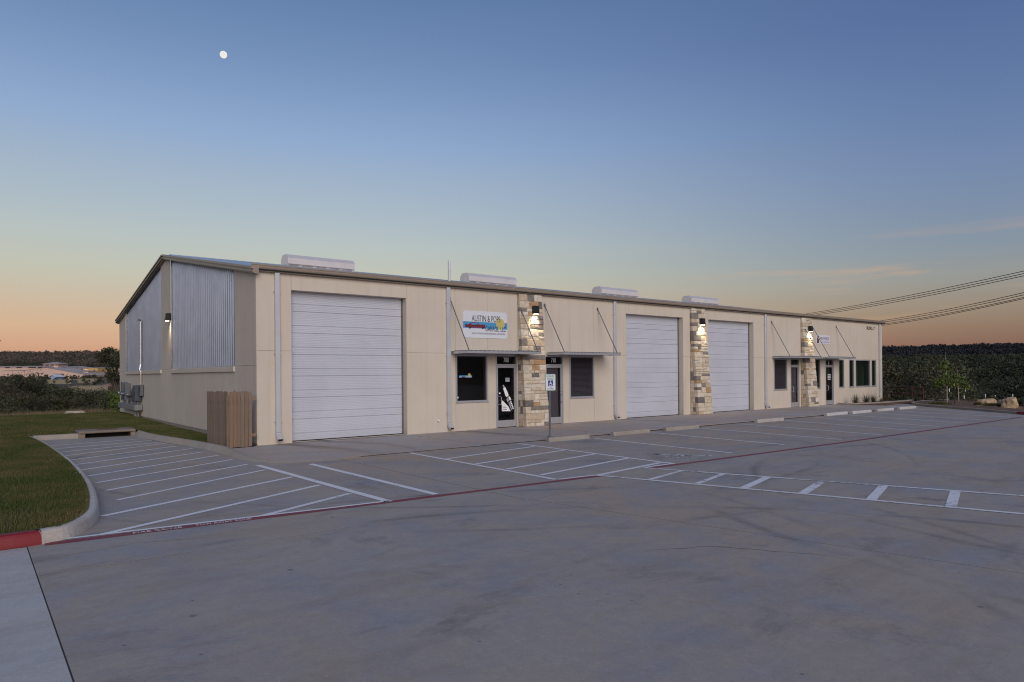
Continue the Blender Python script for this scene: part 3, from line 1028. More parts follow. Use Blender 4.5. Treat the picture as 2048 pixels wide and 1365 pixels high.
# corrugated sheets
for a, b in MET:
    n = 9
    w = (b - a) / n
    for i in range(n):
        y0, y1 = a + i * w, a + (i + 1) * w
        cor = 4
        m_ = MB()
        ys = []
        for c in range(cor):
            for u, xx in ((0.0, 0.078), (0.50, 0.078), (0.60, 0.040), (0.78, 0.040), (0.88, 0.078)):
                ys.append((y0 + (c + u) * w / cor, xx))
        ys.append((y1 + 0.012, 0.0745))
        vs, fs = [], []
        lap = 0.0015 * (i % 2)
        for yy, xx in ys:
            vs += [(xx - lap, yy, LEDGE + 0.005), (xx - lap, yy, rake_z(min(max(yy, a), b)) - 0.0)]
        for j in range(len(ys) - 1):
            fs.append((2 * j, 2 * j + 2, 2 * j + 3, 2 * j + 1))
        m_.add(vs, fs)
        sh = m_.build('metal_sheet', M['galvanized'], bld)
        sc_ = MB()
        for zz in (2.75, 3.75, 4.75, 5.65):
            for c in (0, 2):
                yy = y0 + (c + 0.25) * w / cor
                if zz < rake_z(yy) - 0.15:
                    sc_.cyl((0.064, yy, zz), 0.02, 0.013, 6, 'x')
        tag(sc_.build('screws', M['elec_grey'], sh), kind='stuff')
for yy in (9.83, 19.47):        # bright edge trims
    MB().box(-0.025, 0.05, yy - 0.06, yy + 0.012, LEDGE + 0.004, rake_z(yy) - 0.02).build('edge_trim', M['bright_metal'], bld)
# foundation below the siding
MB().box(0.02, 0.3, 0.02, BW, -0.6, 0.125).build('foundation', M['concrete_kerb'], bld)
# far end, back wall and floor
m_ = MB()
m_.prism([(0.26, 0.0), (BW - 0.02, 0.0), (BW - 0.02, EH), (RY, RZ), (0.26, EH + 0.05)], BL - 0.22, BL, 'x')
m_.box(0.26, BL - 0.23, BW - 0.25, BW, -0.6, EH)
m_.build('wall', M['stucco'], bld)
MB().box(0.26, BL - 0.24, 0.26, BW - 0.26, -0.2, 0.03).build('floor_slab', M['concrete_walk'], bld)
MB().box(0.27, BL - 0.25, 6.0, 6.15, 0.031, EH).build('partition', M['dark_interior'], bld)

# ---- roof
for sgn in (0, 1):
    m_ = MB()
    nrib = 124
    xs_ = []
    for c in range(nrib):
        for u, h in ((0.0, 0), (0.76, 0), (0.82, 0.035), (0.94, 0.035)):
            xs_.append((-0.12 + (c + u) * (BL + 0.24) / nrib, h))
    xs_.append((BL + 0.12, 0))
    ya, za = (-0.13, EH + 0.065) if sgn == 0 else (BW + 0.15, EH + 0.065)
    yb, zb = (RY, RZ + 0.11)
    vs, fs = [], []
    for xx, h in xs_:
        vs += [(xx, ya, za + h), (xx, yb, zb + h)]
    for j in range(len(xs_) - 1):
        fs.append((2 * j, 2 * j + 2, 2 * j + 3, 2 * j + 1))
    m_.add(vs, fs)
    rf = m_.build('roof', M['roof_metal'], bld)
    MB().hexa([(-0.1, min(ya, yb), (za if sgn == 0 else zb) - 0.07), (BL + 0.1, min(ya, yb), (za if sgn == 0 else zb) - 0.07), (BL + 0.1, max(ya, yb), (zb if sgn == 0 else za) - 0.07), (-0.1, max(ya, yb), (zb if sgn == 0 else za) - 0.07),
               (-0.1, min(ya, yb), (za if sgn == 0 else zb) - 0.006), (BL + 0.1, min(ya, yb), (za if sgn == 0 else zb) - 0.006), (BL + 0.1, max(ya, yb), (zb if sgn == 0 else za) - 0.006), (-0.1, max(ya, yb), (zb if sgn == 0 else za) - 0.006)]).build('roof_deck', M['dark_interior'], rf)
# gutter along the front eave, in three lengths
GP = [(0.0, 4.725), (-0.105, 4.725), (-0.125, 4.75), (-0.13, 4.785), (-0.15, 4.80), (-0.165, 4.83), (-0.17, 4.875), (-0.182, 4.885), (-0.182, 4.915), (-0.165, 4.915), (-0.16, 4.86), (0.0, 4.82)]
for a, b in ((-0.16, 12.4), (12.405, 25.1), (25.105, BL + 0.16)):
    MB().prism(GP, a, b, 'x').build('gutter', M['gutter_paint'], bld)
# rake trims on the gable
for sgn in (0, 1):
    for x0, x1, d0, d1, mt in ((-0.175, 0.02, 0.045, 0.10, 'gutter_paint'), (-0.13, 0.02, 0.0, 0.043, 'gutter_paint'), (-0.155, 0.02, -0.045, -0.002, 'gutter_paint'), (-0.10, 0.02, -0.085, -0.047, 'gutter_paint')):
        ya = -0.19 if sgn == 0 else BW + 0.19
        za = rake_z(0) - 0.02
        m_ = MB()
        y_lo, y_hi = sorted((ya, RY))
        zl = za if y_lo == ya else RZ
        zh = RZ if y_lo == ya else za
        m_.hexa([(x0, y_lo, zl + d0), (x1, y_lo, zl + d0), (x1, y_hi, zh + d0), (x0, y_hi, zh + d0),
                 (x0, y_lo, zl + d1), (x1, y_lo, zl + d1), (x1, y_hi, zh + d1), (x0, y_hi, zh + d1)])
        m_.build('rake_trim', M[mt], bld)
# ---- ridge ventilators
for x0, x1 in ((4.72, 7.82), (14.2, 17.37), (23.95, 27.27), (32.7, 35.84)):
    o = MB().prism([(-0.30, 0.05), (-0.30, 0.14), (-0.40, 0.18), (-0.40, 0.43), (-0.22, 0.60), (0.22, 0.60), (0.40, 0.43), (0.40, 0.18), (0.30, 0.14), (0.30, 0.05)], x0, x1, 'x').build('ridge_vent', M['vent_metal'], bld, (0, RY, RZ - 0.02))
    for c in (x0 - 0.012, x1):
        MB().prism([(-0.41, 0.17), (-0.41, 0.435), (-0.225, 0.61), (0.225, 0.61), (0.41, 0.435), (0.41, 0.17)], c, c + 0.012, 'x').build('end_cap', M['vent_metal'], o)
    for k in range(5):
        xx = x0 + (k + 0.5) * (x1 - x0) / 5
        MB().box(xx - 0.22, xx + 0.22, -0.315, -0.302, 0.06, 0.13).build('louvre', M['gutter_paint'], o)
vp = MB().cyl((8.85, 4.0, 5.40), 0.05, 1.0, 12).build('vent_pipe', M['spout_metal'], bld)
MB().cyl((8.85, 4.0, 5.40), 0.11, 0.16, 12, r2=0.055).build('pipe_boot', M['black_plastic'], vp)

# ---- downspouts
for x in (0.555, 6.15, 14.0, 24.79, 37.32):
    w, d = 0.066, 0.085
    m_ = MB()
    m_.bbox(x - w, x + w, -0.012 - d, -0.008, 0.33, 4.725, 0.008)
    o = m_.build('downspout', M['spout_metal'], bld)
    if x < 30:
        e = MB()
        prev = None
        pts = [((-0.008, 0.33), (-0.012 - d, 0.33)), ((-0.03, 0.25), (-0.118, 0.29)), ((-0.10, 0.17), (-0.168, 0.225)), ((-0.20, 0.10), (-0.258, 0.165))]
        vs = []
        for (yb_, zb_), (yf, zf) in pts:
            vs += [(x - w, yb_, zb_), (x + w, yb_, zb_), (x + w, yf, zf), (x - w, yf, zf)]
        fs = []
        for k in range(3):
            for q in range(4):
                fs.append((k * 4 + q, k * 4 + (q + 1) % 4, (k + 1) * 4 + (q + 1) % 4, (k + 1) * 4 + q))
        e.add(vs, fs)
        e.build('elbow', M['spout_metal'], o)
        MB().hexa([(x - w * .9, -0.190, 0.108), (x + w * .9, -0.190, 0.108), (x + w * .9, -0.186, 0.114), (x - w * .9, -0.186, 0.114),
                   (x - w * .9, -0.246, 0.168), (x + w * .9, -0.246, 0.168), (x + w * .9, -0.242, 0.174), (x - w * .9, -0.242, 0.174)]).build('outlet', M['dark_interior'], o)
    for zz in (0.62, 2.5, 4.2):
        MB().box(x - w - 0.02, x + w + 0.02, -0.016 - d, -0.002, zz, zz + 0.025).build('strap', M['spout_metal'], o)

# ---- roll-up doors: seven 61 cm sections each with a groove
def door_section(wd):
    h = DH / 7
    prof_ = [(0.0, 0.0)]
    z = 0.0
    pts = []
    def flat(z0, z1):
        n = max(2, int((z1 - z0) / 0.045))
        for k in range(n):
            a = z0 + (z1 - z0) * k / n
            b = z0 + (z1 - z0) * (k + 1) / n
            pts.append((0.0, a + 0.004))
            pts.append((0.0, b - 0.010))
            pts.append((0.007, b - 0.006))
            pts.append((0.007, b))
    pts.append((0.022, 0.0))
    pts.append((0.022, 0.005))
    pts.append((0.0, 0.010))
    flat(0.008, 0.195)
    pts += [(0.002, 0.201), (0.022, 0.203), (0.022, 0.214), (0.0, 0.222)]
    flat(0.222, h - 0.010)
    pts += [(0.0, h - 0.008), (0.022, h - 0.006), (0.022, h - 0.001)]
    vs, fs = [], []
    for y, zz in pts:
        vs += [(-wd / 2, y, zz), (wd / 2, y, zz)]
    for j in range(len(pts) - 1):
        fs.append((2 * j, 2 * j + 1, 2 * j + 3, 2 * j + 2))
    return MB().add(vs, fs).mesh('door_panel', M['white_metal'])


for a, b in DOORS:
    rd = empty('roll_up_door', ((a + b) / 2, 0.262, 0.0), parent=bld)
    me = door_section(b - a + 0.05)
    for k in range(7):
        link('door_panel', me, rd, (0, 0, 0.045 + k * DH / 7))
    MB().box(-(b - a) / 2, (b - a) / 2, -0.012, 0.02, 0.0305, 0.055).build('bottom_seal', M['black_plastic'], rd)
    MB().box(-(b - a) / 2 - 0.02, (b - a) / 2 + 0.02, 0.03, 0.06, 0.035, DH + 0.05).build('back_sheet', M['dark_interior'], rd)
    MB().box((b - a) / 2 - 0.05, (b - a) / 2 - 0.006, -0.03, -0.006, 0.04, DH - 0.006).build('weather_strip', M['elec_grey'], rd)
    MB().box(-(b - a) / 2 + 0.006, -(b - a) / 2 + 0.05, -0.03, -0.006, 0.04, DH - 0.006).build('weather_strip', M['elec_grey'], rd)

# ---- windows
def window(a, b, kind):
    w = empty('window', ((a + b) / 2, 0.0, WZ0), parent=bld)
    hw = (b - a) / 2
    H = WZ1 - WZ0
    f = 0.055 if hw > 0.4 else 0.045
    m_ = MB()
    m_.box(-hw, -hw + f, -0.012, 0.09, 0, H)
    m_.box(hw - f, hw, -0.012, 0.09, 0, H)
    m_.box(-hw + f, hw - f, -0.011, 0.09, 0, f)
    m_.box(-hw + f, hw - f, -0.011, 0.09, H - f, H)
    m_.build('frame', M['aluminium'], w)
    MB().box(-hw - 0.015, hw + 0.015, -0.03, -0.0125, -0.02, 0.02).build('sill', M['aluminium'], w)
    MB().box(-hw + f, hw - f, 0.035, 0.042, f, H - f).build('pane', M['glass_reflection_green' if kind == 'green' else 'glass_dark'], w)
    if kind == 'blind':
        m_ = MB()
        n = 32
        for k in range(n):
            z = f + 0.01 + k * (H - 2 * f - 0.02) / n
            m_.hexa([(-hw + f + .01, 0.075, z), (hw - f - .01, 0.075, z), (hw - f - .01, 0.079, z), (-hw + f + .01, 0.079, z),
                     (-hw + f + .01, 0.093, z + 0.036), (hw - f - .01, 0.093, z + 0.036), (hw - f - .01, 0.097, z + 0.036), (-hw + f + .01, 0.097, z + 0.036)])
        tag(m_.build('blind', M['blind'], w), kind='stuff')
    # dark room back; in green windows its colour stands in for reflected trees
    m_ = MB()
    yb_ = 0.75 if kind == 'green' else 1.2
    m_.box(-hw - .05, hw + .05, yb_, yb_ + 0.04, -0.6, H + .5)
    m_.build('room_back', M['dark_interior' if kind != 'green' else 'reflection_green'], w)
    return w


wkinds = ['dark', 'blind', 'blind', 'green', 'green', 'green', 'green', 'green']
wobs = [window(a, b, k) for (a, b), k in zip(WINS, wkinds)]
# small picture decal in the first window: blue strip, red car streak, yellow sun
w0 = wobs[0]
dc = MB().box(-0.50, 0.02, 0.028, 0.031, 0.83, 0.895).build('decal', M['sign_blue'], w0)
MB().box(-0.49, 0.0, 0.025, 0.0275, 0.832, 0.85).build('decal', M['decal_white'], w0)
MB().box(-0.40, -0.25, 0.022, 0.0245, 0.826, 0.85).build('decal', M['sign_red'], w0)
MB().cyl((-0.09, 0.0265, 0.905), 0.058, 0.001, 20, 'y').build('decal', M['sign_sun'], w0)
MB().box(-0.60, -0.53, 0.029, 0.031, 0.14, 0.19).build('decal', M['decal_white'], w0)

# ---- entrance doors with transom
def entrance(a, b, number, hand, kind):
    d = empty('entrance_door', ((a + b) / 2, 0.0, WZ), parent=bld)
    hw = (b - a) / 2
    H = EZ1 - WZ
    tz = 2.20 - WZ
    f = 0.05
    m_ = MB()
    m_.box(-hw, -hw + f, -0.012, 0.12, 0, H)
    m_.box(hw - f, hw, -0.012, 0.12, 0, H)
    m_.box(-hw + f, hw - f, -0.011, 0.119, H - f, H)
    m_.box(-hw + f, hw - f, -0.011, 0.119, tz - 0.02, tz + 0.035)
    m_.build('door_frame', M['aluminium'], d)
    MB().box(-hw + f, hw - f, 0.045, 0.052, tz + 0.035, H - f).build('transom_pane', M['glass_dark'], d)
    # leaf: stiles, rails
    lx0, lx1 = -hw + f + 0.006, hw - f - 0.006
    st = 0.055
    m_ = MB()
    m_.box(lx0, lx0 + st, 0.02, 0.065, 0.012, tz - 0.026)
    m_.box(lx1 - st, lx1, 0.02, 0.065, 0.012, tz - 0.026)
    m_.box(lx0 + st, lx1 - st, 0.021, 0.064, tz - 0.095, tz - 0.026)
    m_.box(lx0 + st, lx1 - st, 0.021, 0.064, 0.012, 0.245)
    m_.build('door_leaf', M['aluminium'], d)
    MB().box(lx0 + st, lx1 - st, 0.040, 0.046, 0.245, tz - 0.095).build('pane', M['glass_dark'], d)
    if kind == 'shade':
        MB().box(lx0 + st, lx1 - st - 0.05, 0.10, 0.105, 0.25, tz - 0.10).build('shade', M['grey_shade'], d)
    elif kind == 'bar':
        MB().box(lx0 + st, lx1 - st, 0.066, 0.10, 0.93, 0.955).build('push_bar', M['elec_grey'], d)
    hx = (lx0 + 0.028) if hand < 0 else (lx1 - 0.028)
    s = -hand
    hb = MB().tube([(hx, 0.02, 0.80), (hx, -0.045, 0.80), (hx + s * 0.09, -0.06, 0.805), (hx + s * 0.105, -0.06, 0.83), (hx + s * 0.105, -0.06, 1.05), (hx + s * 0.09, -0.06, 1.075), (hx, -0.045, 1.08), (hx, 0.02, 1.08)], 0.013, 8)
    hb.build('handle', M['bright_metal'], d)
    MB().cyl((hx, 0.006, 1.18), 0.022, 0.014, 12, 'y').build('lock', M['bright_metal'], d)
    if number:
        me = text_mesh(number, 0.24, M['decal_white'], 0.002, 0.66, offset=0.001)
        me.transform(Matrix.Translation((0.02 if number[0] == '7' and len(number) > 2 else 0, 0.041, tz + 0.175)) @ FACE)
        link('number', me, d)
    MB().box(-hw - .3, hw + .3, 1.25, 1.29, 0, H + .4).build('room_back', M['dark_interior'], d)
    return d


d1 = entrance(*ENT[0], '700', -1, 'bar')
d2 = entrance(*ENT[1], '710', 1, 'shade')
d3 = entrance(*ENT[2], None, -1, 'shade')
d4 = entrance(*ENT[3], None, -1, 'bar')
for s_, zz in (('7', 2.375), ('30', 2.29)):
    me = text_mesh(s_, 0.12, M['decal_white'], 0.002, 0.9, offset=0.002)
    me.transform(Matrix.Translation((-0.02, 0.041, zz - WZ)) @ FACE)
    link('number', me, d4)
# hours on the last door: four short white text rows
for k, (s_, w_) in enumerate((('Remodeling', .34), ('Real Estate', .30), ('Investment', .36), ('Services', .29))):
    me = text_mesh(s_, 0.095, M['decal_white'], 0.002, 1.0, offset=0.003)
    ww = max(v.co.x for v in me.vertices) - min(v.co.x for v in me.vertices)
    me.transform(Matrix.Translation((0.02, 0.036, 1.66 - 0.085 * k)) @ FACE @ Matrix.Scale(w_ / ww, 4, (1, 0, 0)))
    link('lettering', me, d4)
# notice and spark-plug poster on the first door
MB().box(-0.02, 0.16, 0.034, 0.037, 1.58, 1.72).build('notice', M['decal_silver'], d1)
me = text_mesh('CLOSED', 0.05, M['sign_black'], 0.001, 0.8)
me.transform(Matrix.Translation((0.07, 0.033, 1.67)) @ FACE)
link('notice_lettering', me, d1)
MB().box(-0.31, -0.25, 0.034, 0.037, 1.16, 1.21).build('notice', M['decal_white'], d1)
MB().prism([(-0.19, 0.56), (0.28, 0.545), (0.20, 0.62), (-0.14, 0.92), (-0.19, 0.93)], 0.032, 0.036, 'y').build('poster', M['decal_white'], d1)
ax = Vector((0.42, -0.91)).normalized()
nx = Vector((ax.y, -ax.x))
org = Vector((-0.12, 1.45))
def plug(poly, y0, y1, mat, nm):
    MB().prism([tuple(org + ax * a + nx * b) for a, b in poly], y0, y1, 'y').build(nm, M[mat], d1)
plug([(0.06, -0.06), (0.40, -0.088), (0.60, -0.115), (0.92, -0.10), (0.99, -0.06), (0.99, 0.06), (0.92, 0.10), (0.60, 0.115), (0.40, 0.088), (0.06, 0.06)], 0.0285, 0.0312, 'sign_black', 'poster_print')
plug([(-0.02, -0.028), (0.08, -0.028), (0.08, 0.028), (-0.02, 0.028)], 0.0275, 0.0284, 'decal_silver', 'poster_print')
plug([(0.08, -0.05), (0.36, -0.072), (0.42, -0.05), (0.42, 0.05), (0.36, 0.072), (0.08, 0.05)], 0.0265, 0.028, 'decal_white', 'poster_print')
plug([(0.44, -0.06), (0.50, -0.095), (0.60, -0.10), (0.60, -0.03), (0.46, -0.02)], 0.0265, 0.028, 'decal_white', 'poster_print')
plug([(0.45, 0.0), (0.59, 0.0), (0.60, 0.09), (0.50, 0.08)], 0.0265, 0.028, 'decal_silver', 'poster_print')
for k in range(5):
    plug([(0.64 + k * 0.062, -0.075), (0.685 + k * 0.062, -0.08), (0.685 + k * 0.062, -0.02), (0.64 + k * 0.062, -0.02)], 0.0265, 0.028, 'decal_white', 'poster_print')
plug([(0.64, 0.01), (0.93, 0.01), (0.93, 0.05), (0.64, 0.055)], 0.0265, 0.028, 'decal_silver', 'poster_print')
for s_, zz, hh, w_ in (('PERFORMANCE', 0.705, 0.03, 0.13), ('RECOMMENDED FOR', 0.67, 0.03, 0.21), ('ACDelco', 0.612, 0.06, 0.19)):
    me = text_mesh(s_, hh, M['sign_black'], 0.001, 1.0, 'LEFT', offset=0.001)
    ww = max(v.co.x for v in me.vertices)
    me.transform(Matrix.Translation((-0.165, 0.0305, zz)) @ FACE @ Matrix.Scale(w_ / ww, 4, (1, 0, 0)))
    link('poster_lettering', me, d1)

# ---- canopies: steel channel frame, corrugated deck, two hanging rods
for x0, x1, rods in ((6.27, 9.36, (6.36, 9.24)), (10.42, 13.36, (10.47, 13.2)), (25.44, 28.62, (25.52, 28.5)), (29.32, 32.30, (29.42, 32.12))):
    c = empty('canopy', ((x0 + x1) / 2, 0, 2.60), parent=bld)
    h = (x1 - x0) / 2
    dpt = 0.95
    x0l, x1l = -h, h
    pil = {9.36: 9.09, 10.42: 10.16, 28.62: 28.2}.get(x1)
    m_ = MB()
    m_.box(x0l, x1l, -dpt, -dpt + 0.05, -0.035, 0.04)
    m_.box(x0l, x0l + 0.05, -dpt + 0.05, -0.002, -0.034, 0.039)
    m_.box(x1l - 0.05, x1l, -dpt + 0.05, -0.34, -0.034, 0.039)
    m_.build('channel_frame', M['aluminium'], c)
    m_ = MB()
    n = int((x1 - x0) / 0.18)
    vs, fs = [], []
    for k in range(n):
        for u, z in ((0, 0.042), (0.55, 0.042), (0.65, 0.066), (0.9, 0.066)):
            xx = x0l + 0.01 + (k + u) * (x1 - x0 - 0.02) / n
            vs += [(xx, -dpt - 0.005, z), (xx, -0.003, z + 0.015)]
    vs += [(x1l - 0.01, -dpt - 0.005, 0.042), (x1l - 0.01, -0.003, 0.057)]
    for j in range(len(vs) // 2 - 1):
        fs.append((2 * j, 2 * j + 2, 2 * j + 3, 2 * j + 1))
    m_.add(vs, fs).build('deck', M['galvanized'], c)
    for rx in rods:
        xr = rx - (x0 + x1) / 2
        MB().tube([(xr - 0.12, -0.012, 1.78), (xr, -dpt + 0.03, 0.05)], 0.0165, 8).build('rod', M['elec_grey'], c)
        MB().bbox(xr - 0.16, xr - 0.08, -0.02, -0.002, 1.73, 1.84, 0.004).build('bracket', M['elec_grey'], c)

# ---- stone pillars, battered towards the top
STONES = ['stone_cream'] * 7 + ['stone_pale'] * 5 + ['stone_buff'] * 3 + ['stone_ochre'] * 1 + ['stone_grey'] * 1 + ['stone_slate'] * 2


def pillar(px0, px1, seed):
    rnd = random.Random(seed)
    top = 4.72
    dep = lambda z: 0.46 - (0.46 - 0.085) * z / top
    P = empty('stone_pillar', ((px0 + px1) / 2, 0, WZ), parent=bld)
    h = (px1 - px0) / 2
    ins = 0.022
    top -= WZ
    MB().hexa([(-h + ins, -dep(0) + ins, -0.03), (h - ins, -dep(0) + ins, -0.03), (h - ins, 0.012, -0.03), (-h + ins, 0.012, -0.03),
               (-h + ins, -dep(top) + ins, top), (h - ins, -dep(top) + ins, top), (h - ins, 0.012, top), (-h + ins, 0.012, top)]).build('mortar_core', M['mortar'], P)
    side = MB()
    z = 0.0
    gp = 0.009

    def stone(xa, xb, ya, yb, z0, z1, mat, follow=True):
        """rough-faced block: chamfered hexahedron with jittered corners; ya front offset"""
        j = lambda s=0.007: rnd.uniform(-s, s)
        pr = rnd.uniform(-0.012, 0.014)
        b = min(0.014, (z1 - z0) * 0.2)
        def yf(zz):
            return -dep(zz) - pr
        vs = []
        for zz, bb in ((z0, 1), (z1, 1)):
            vs += [(xa + j(.004), yf(zz) + b, zz), (xb + j(.004), yf(zz) + b, zz), (xb, yb, zz), (xa, yb, zz)]
        zi0, zi1 = z0 + b, z1 - b
        n0 = len(vs)
        vs += [(xa + b + j(), yf(zi0) + j(), zi0 + j(.004)), (xb - b + j(), yf(zi0) + j(), zi0 + j(.004)), (xb - b + j(), yf(zi1) + j(), zi1 + j(.004)), (xa + b + j(), yf(zi1) + j(), zi1 + j(.004)),
               ((xa + xb) / 2 + j(.02), yf((zi0 + zi1) / 2) - rnd.uniform(0, 0.012), (zi0 + zi1) / 2 + j(.01))]
        c = n0 + 4
        fs = [(n0, n0 + 1, c), (n0 + 1, n0 + 2, c), (n0 + 2, n0 + 3, c), (n0 + 3, n0, c),
              (0, 1, n0 + 1, n0), (1, 5, n0 + 2, n0 + 1), (5, 4, n0 + 3, n0 + 2), (4, 0, n0, n0 + 3),
              (0, 4, 7, 3), (1, 2, 6, 5), (4, 5, 6, 7), (0, 3, 2, 1)]
        MB().add(vs, fs).build('stone', M[mat], P)

    while z < top - 0.05:
        hh = rnd.choice([0.10, 0.13, 0.15, 0.18, 0.20, 0.22, 0.25])
        if top - z - hh < 0.09:
            hh = top - z
        z1 = z + hh
        x = -h
        while x < h - 0.01:
            w = rnd.uniform(0.20, 0.55)
            if h - x - w < 0.14:
                w = h - x
            mt = rnd.choice(STONES)
            d = min(dep(z1) - 0.004, 0.15 + rnd.uniform(-0.02, 0.02))
            if hh > 0.19 and rnd.random() < 0.28 and w > 0.24:
                zm = z + hh * rnd.uniform(0.4, 0.6)
                stone(x + gp / 2, x + w - gp / 2, 0, -dep(z1) + d, z + gp / 2, zm - gp / 2, mt)
                stone(x + gp / 2, x + w - gp / 2, 0, -dep(z1) + d, zm + gp / 2, z1 - gp / 2, rnd.choice(STONES))
            else:
                stone(x + gp / 2, x + w - gp / 2, 0, -dep(z1) + d, z + gp / 2, z1 - gp / 2, mt)
            x += w
        # flank stones behind the quoins
        for s in (-1, 1):
            ya, yb = -dep(z1) + 0.165, 0.0
            if yb - ya < 0.03:
                continue
            cuts = [ya, yb] if yb - ya < 0.2 or rnd.random() < 0.5 else [ya, (ya + yb) / 2 + rnd.uniform(-.03, .03), yb]
            for a, b in zip(cuts[:-1], cuts[1:]):
                xo = s * (h + rnd.uniform(-0.004, 0.008))
                xi = s * (h - 0.06)
                xa, xb = sorted((xo, xi))
                if s < 0:
                    MB().bbox(xa, xb, a + gp / 2, b - gp / 2, z + gp / 2, z1 - gp / 2, 0.008).build('stone', M[rnd.choice(STONES)], P)
                else:
                    side.box(xa, xb, a + gp / 2, b - gp / 2, z + gp / 2, z1 - gp / 2)
        z = z1
    tag(side.build('flank_stones', M['stone_cream'], P), kind='stuff')
    return P


pillar(9.09, 10.16, 3)
pillar(18.85, 19.85, 8)
pillar(28.2, 29.2, 15)

# ---- hose bib and building number
hb = MB().cyl((5.75, -0.05, 0.41), 0.028, 0.05, 10, 'y').cyl((5.75, -0.085, 0.40), 0.02, 0.04, 8, 'y')
hb.build('hose_bib', M['decal_white'], bld)
me = text_mesh('BLDG. 7', 0.27, M['letter_brown'], 0.02, 0.82)
ww = max(v.co.x for v in me.vertices) - min(v.co.x for v in me.vertices)
me.transform(Matrix.Translation((36.22, -0.011, 4.43)) @ FACE @ Matrix.Scale(1.02 / ww, 4, (1, 0, 0)))
link('building_number', me, bld)

# ================================================================== signs on the wall
sg = empty('garage_sign', (7.68, -0.004, 3.565))
tag(sg, 'white sign with blue band, yellow sun and red car above the 700 door', 'sign')
MB().bbox(-0.93, 0.93, -0.012, 0.0, -0.455, 0.455, 0.003).build('board', M['sign_white'], sg)
MB().box(-0.928, 0.928, -0.0145, -0.0125, -0.13, 0.09).build('blue_band', M['sign_blue'], sg)
MB().cyl((0.62, -0.0172, 0.05), 0.185, 0.0020, 40, 'y').build('sun_disc', M['sign_sun'], sg)
car = [(-0.86, -0.02), (-0.80, -0.015), (-0.72, -0.01), (-0.66, 0.03), (-0.56, 0.065), (-0.44, 0.07), (-0.34, 0.05), (-0.27, 0.0), (-0.10, 0.005), (0.0, -0.005), (-0.03, -0.04), (-0.02, -0.10), (-0.06, -0.125), (-0.16, -0.105), (-0.58, -0.115), (-0.70, -0.105), (-0.84, -0.10), (-0.85, -0.07)]
MB().prism(car, -0.0180, -0.0165, 'y').build('printed_car', M['sign_red'], sg)
MB().prism([(-0.61, -0.005), (-0.57, 0.04), (-0.44, 0.05), (-0.36, 0.035), (-0.32, 0.0), (-0.46, -0.02)], -0.0195, -0.0185, 'y').build('printed_car_window', M['sign_blue'], sg)
MB().prism([(-0.86, -0.015), (-0.70, -0.012), (-0.74, -0.035), (-0.85, -0.04)], -0.0195, -0.0185, 'y').build('printed_shade', M['sign_black'], sg)
MB().prism([(-0.58, -0.012), (-0.30, 0.0), (-0.47, -0.03)], -0.0205, -0.0197, 'y').build('printed_shade', M['sign_black'], sg)
for xx in (-0.66, -0.13):
    MB().cyl((xx, -0.0205, -0.115), 0.036, 0.0012, 16, 'y').build('printed_wheel', M['sign_black'], sg)


def sign_text(s, x0, x1, z, size, mat, parent, y=-0.0215, off=0.0):
    me = text_mesh(s, size, M[mat], 0.001, 1.0, 'LEFT', offset=off)
    a = min(v.co.x for v in me.vertices)
    b = max(v.co.x for v in me.vertices)
    me.transform(Matrix.Translation((x0, y, z)) @ FACE @ Matrix.Scale((x1 - x0) / (b - a), 4, (1, 0, 0)) @ Matrix.Translation((-a, 0, 0)))
    return link('lettering', me, parent)


sign_text('AUSTIN & POPS', -0.58, 0.62, 0.195, 0.30, 'sign_black', sg, off=-0.002)
sign_text('GARAGE, LLC', -0.02, 0.86, -0.14, 0.25, 'sign_black', sg, off=-0.002)
sign_text('QUALITY AUTOMOTIVE REPAIR, MAINTENANCE, & RESTORATION', -0.58, 0.82, -0.30, 0.085, 'sign_purple', sg, off=-0.001)
for xx in (-0.9, 0.9):
    for zz in (-0.425, 0.425):
        MB().cyl((xx, -0.016, zz), 0.012, 0.004, 8, 'y').build('screw', M['sign_black'], sg)

s2 = empty('company_sign', (30.52, -0.004, 3.62))
tag(s2, 'small white sign with brown arch emblem on the far end of the wall', 'sign')
MB().bbox(-0.75, 0.75, -0.012, 0.0, -0.24, 0.24, 0.004).build('board', M['sign_white'], s2)
MB().prism([(-0.66, -0.20), (-0.42, -0.20), (-0.42, 0.12), (-0.47, 0.19), (-0.55, 0.215), (-0.62, 0.18), (-0.66, 0.08)], -0.0150, -0.0125, 'y').build('emblem', M['sign_brown'], s2)
MB().prism([(-0.64, 0.13), (-0.60, 0.15), (-0.44, 0.03), (-0.46, 0.0)], -0.0175, -0.0155, 'y').build('emblem_stripe', M['sign_white'], s2)
sign_text('PREMIER', -0.33, 0.66, 0.04, 0.25, 'sign_purple', s2, -0.0150)
sign_text('remodeling group', -0.20, 0.66, -0.13, 0.10, 'sign_purple', s2, -0.0150)

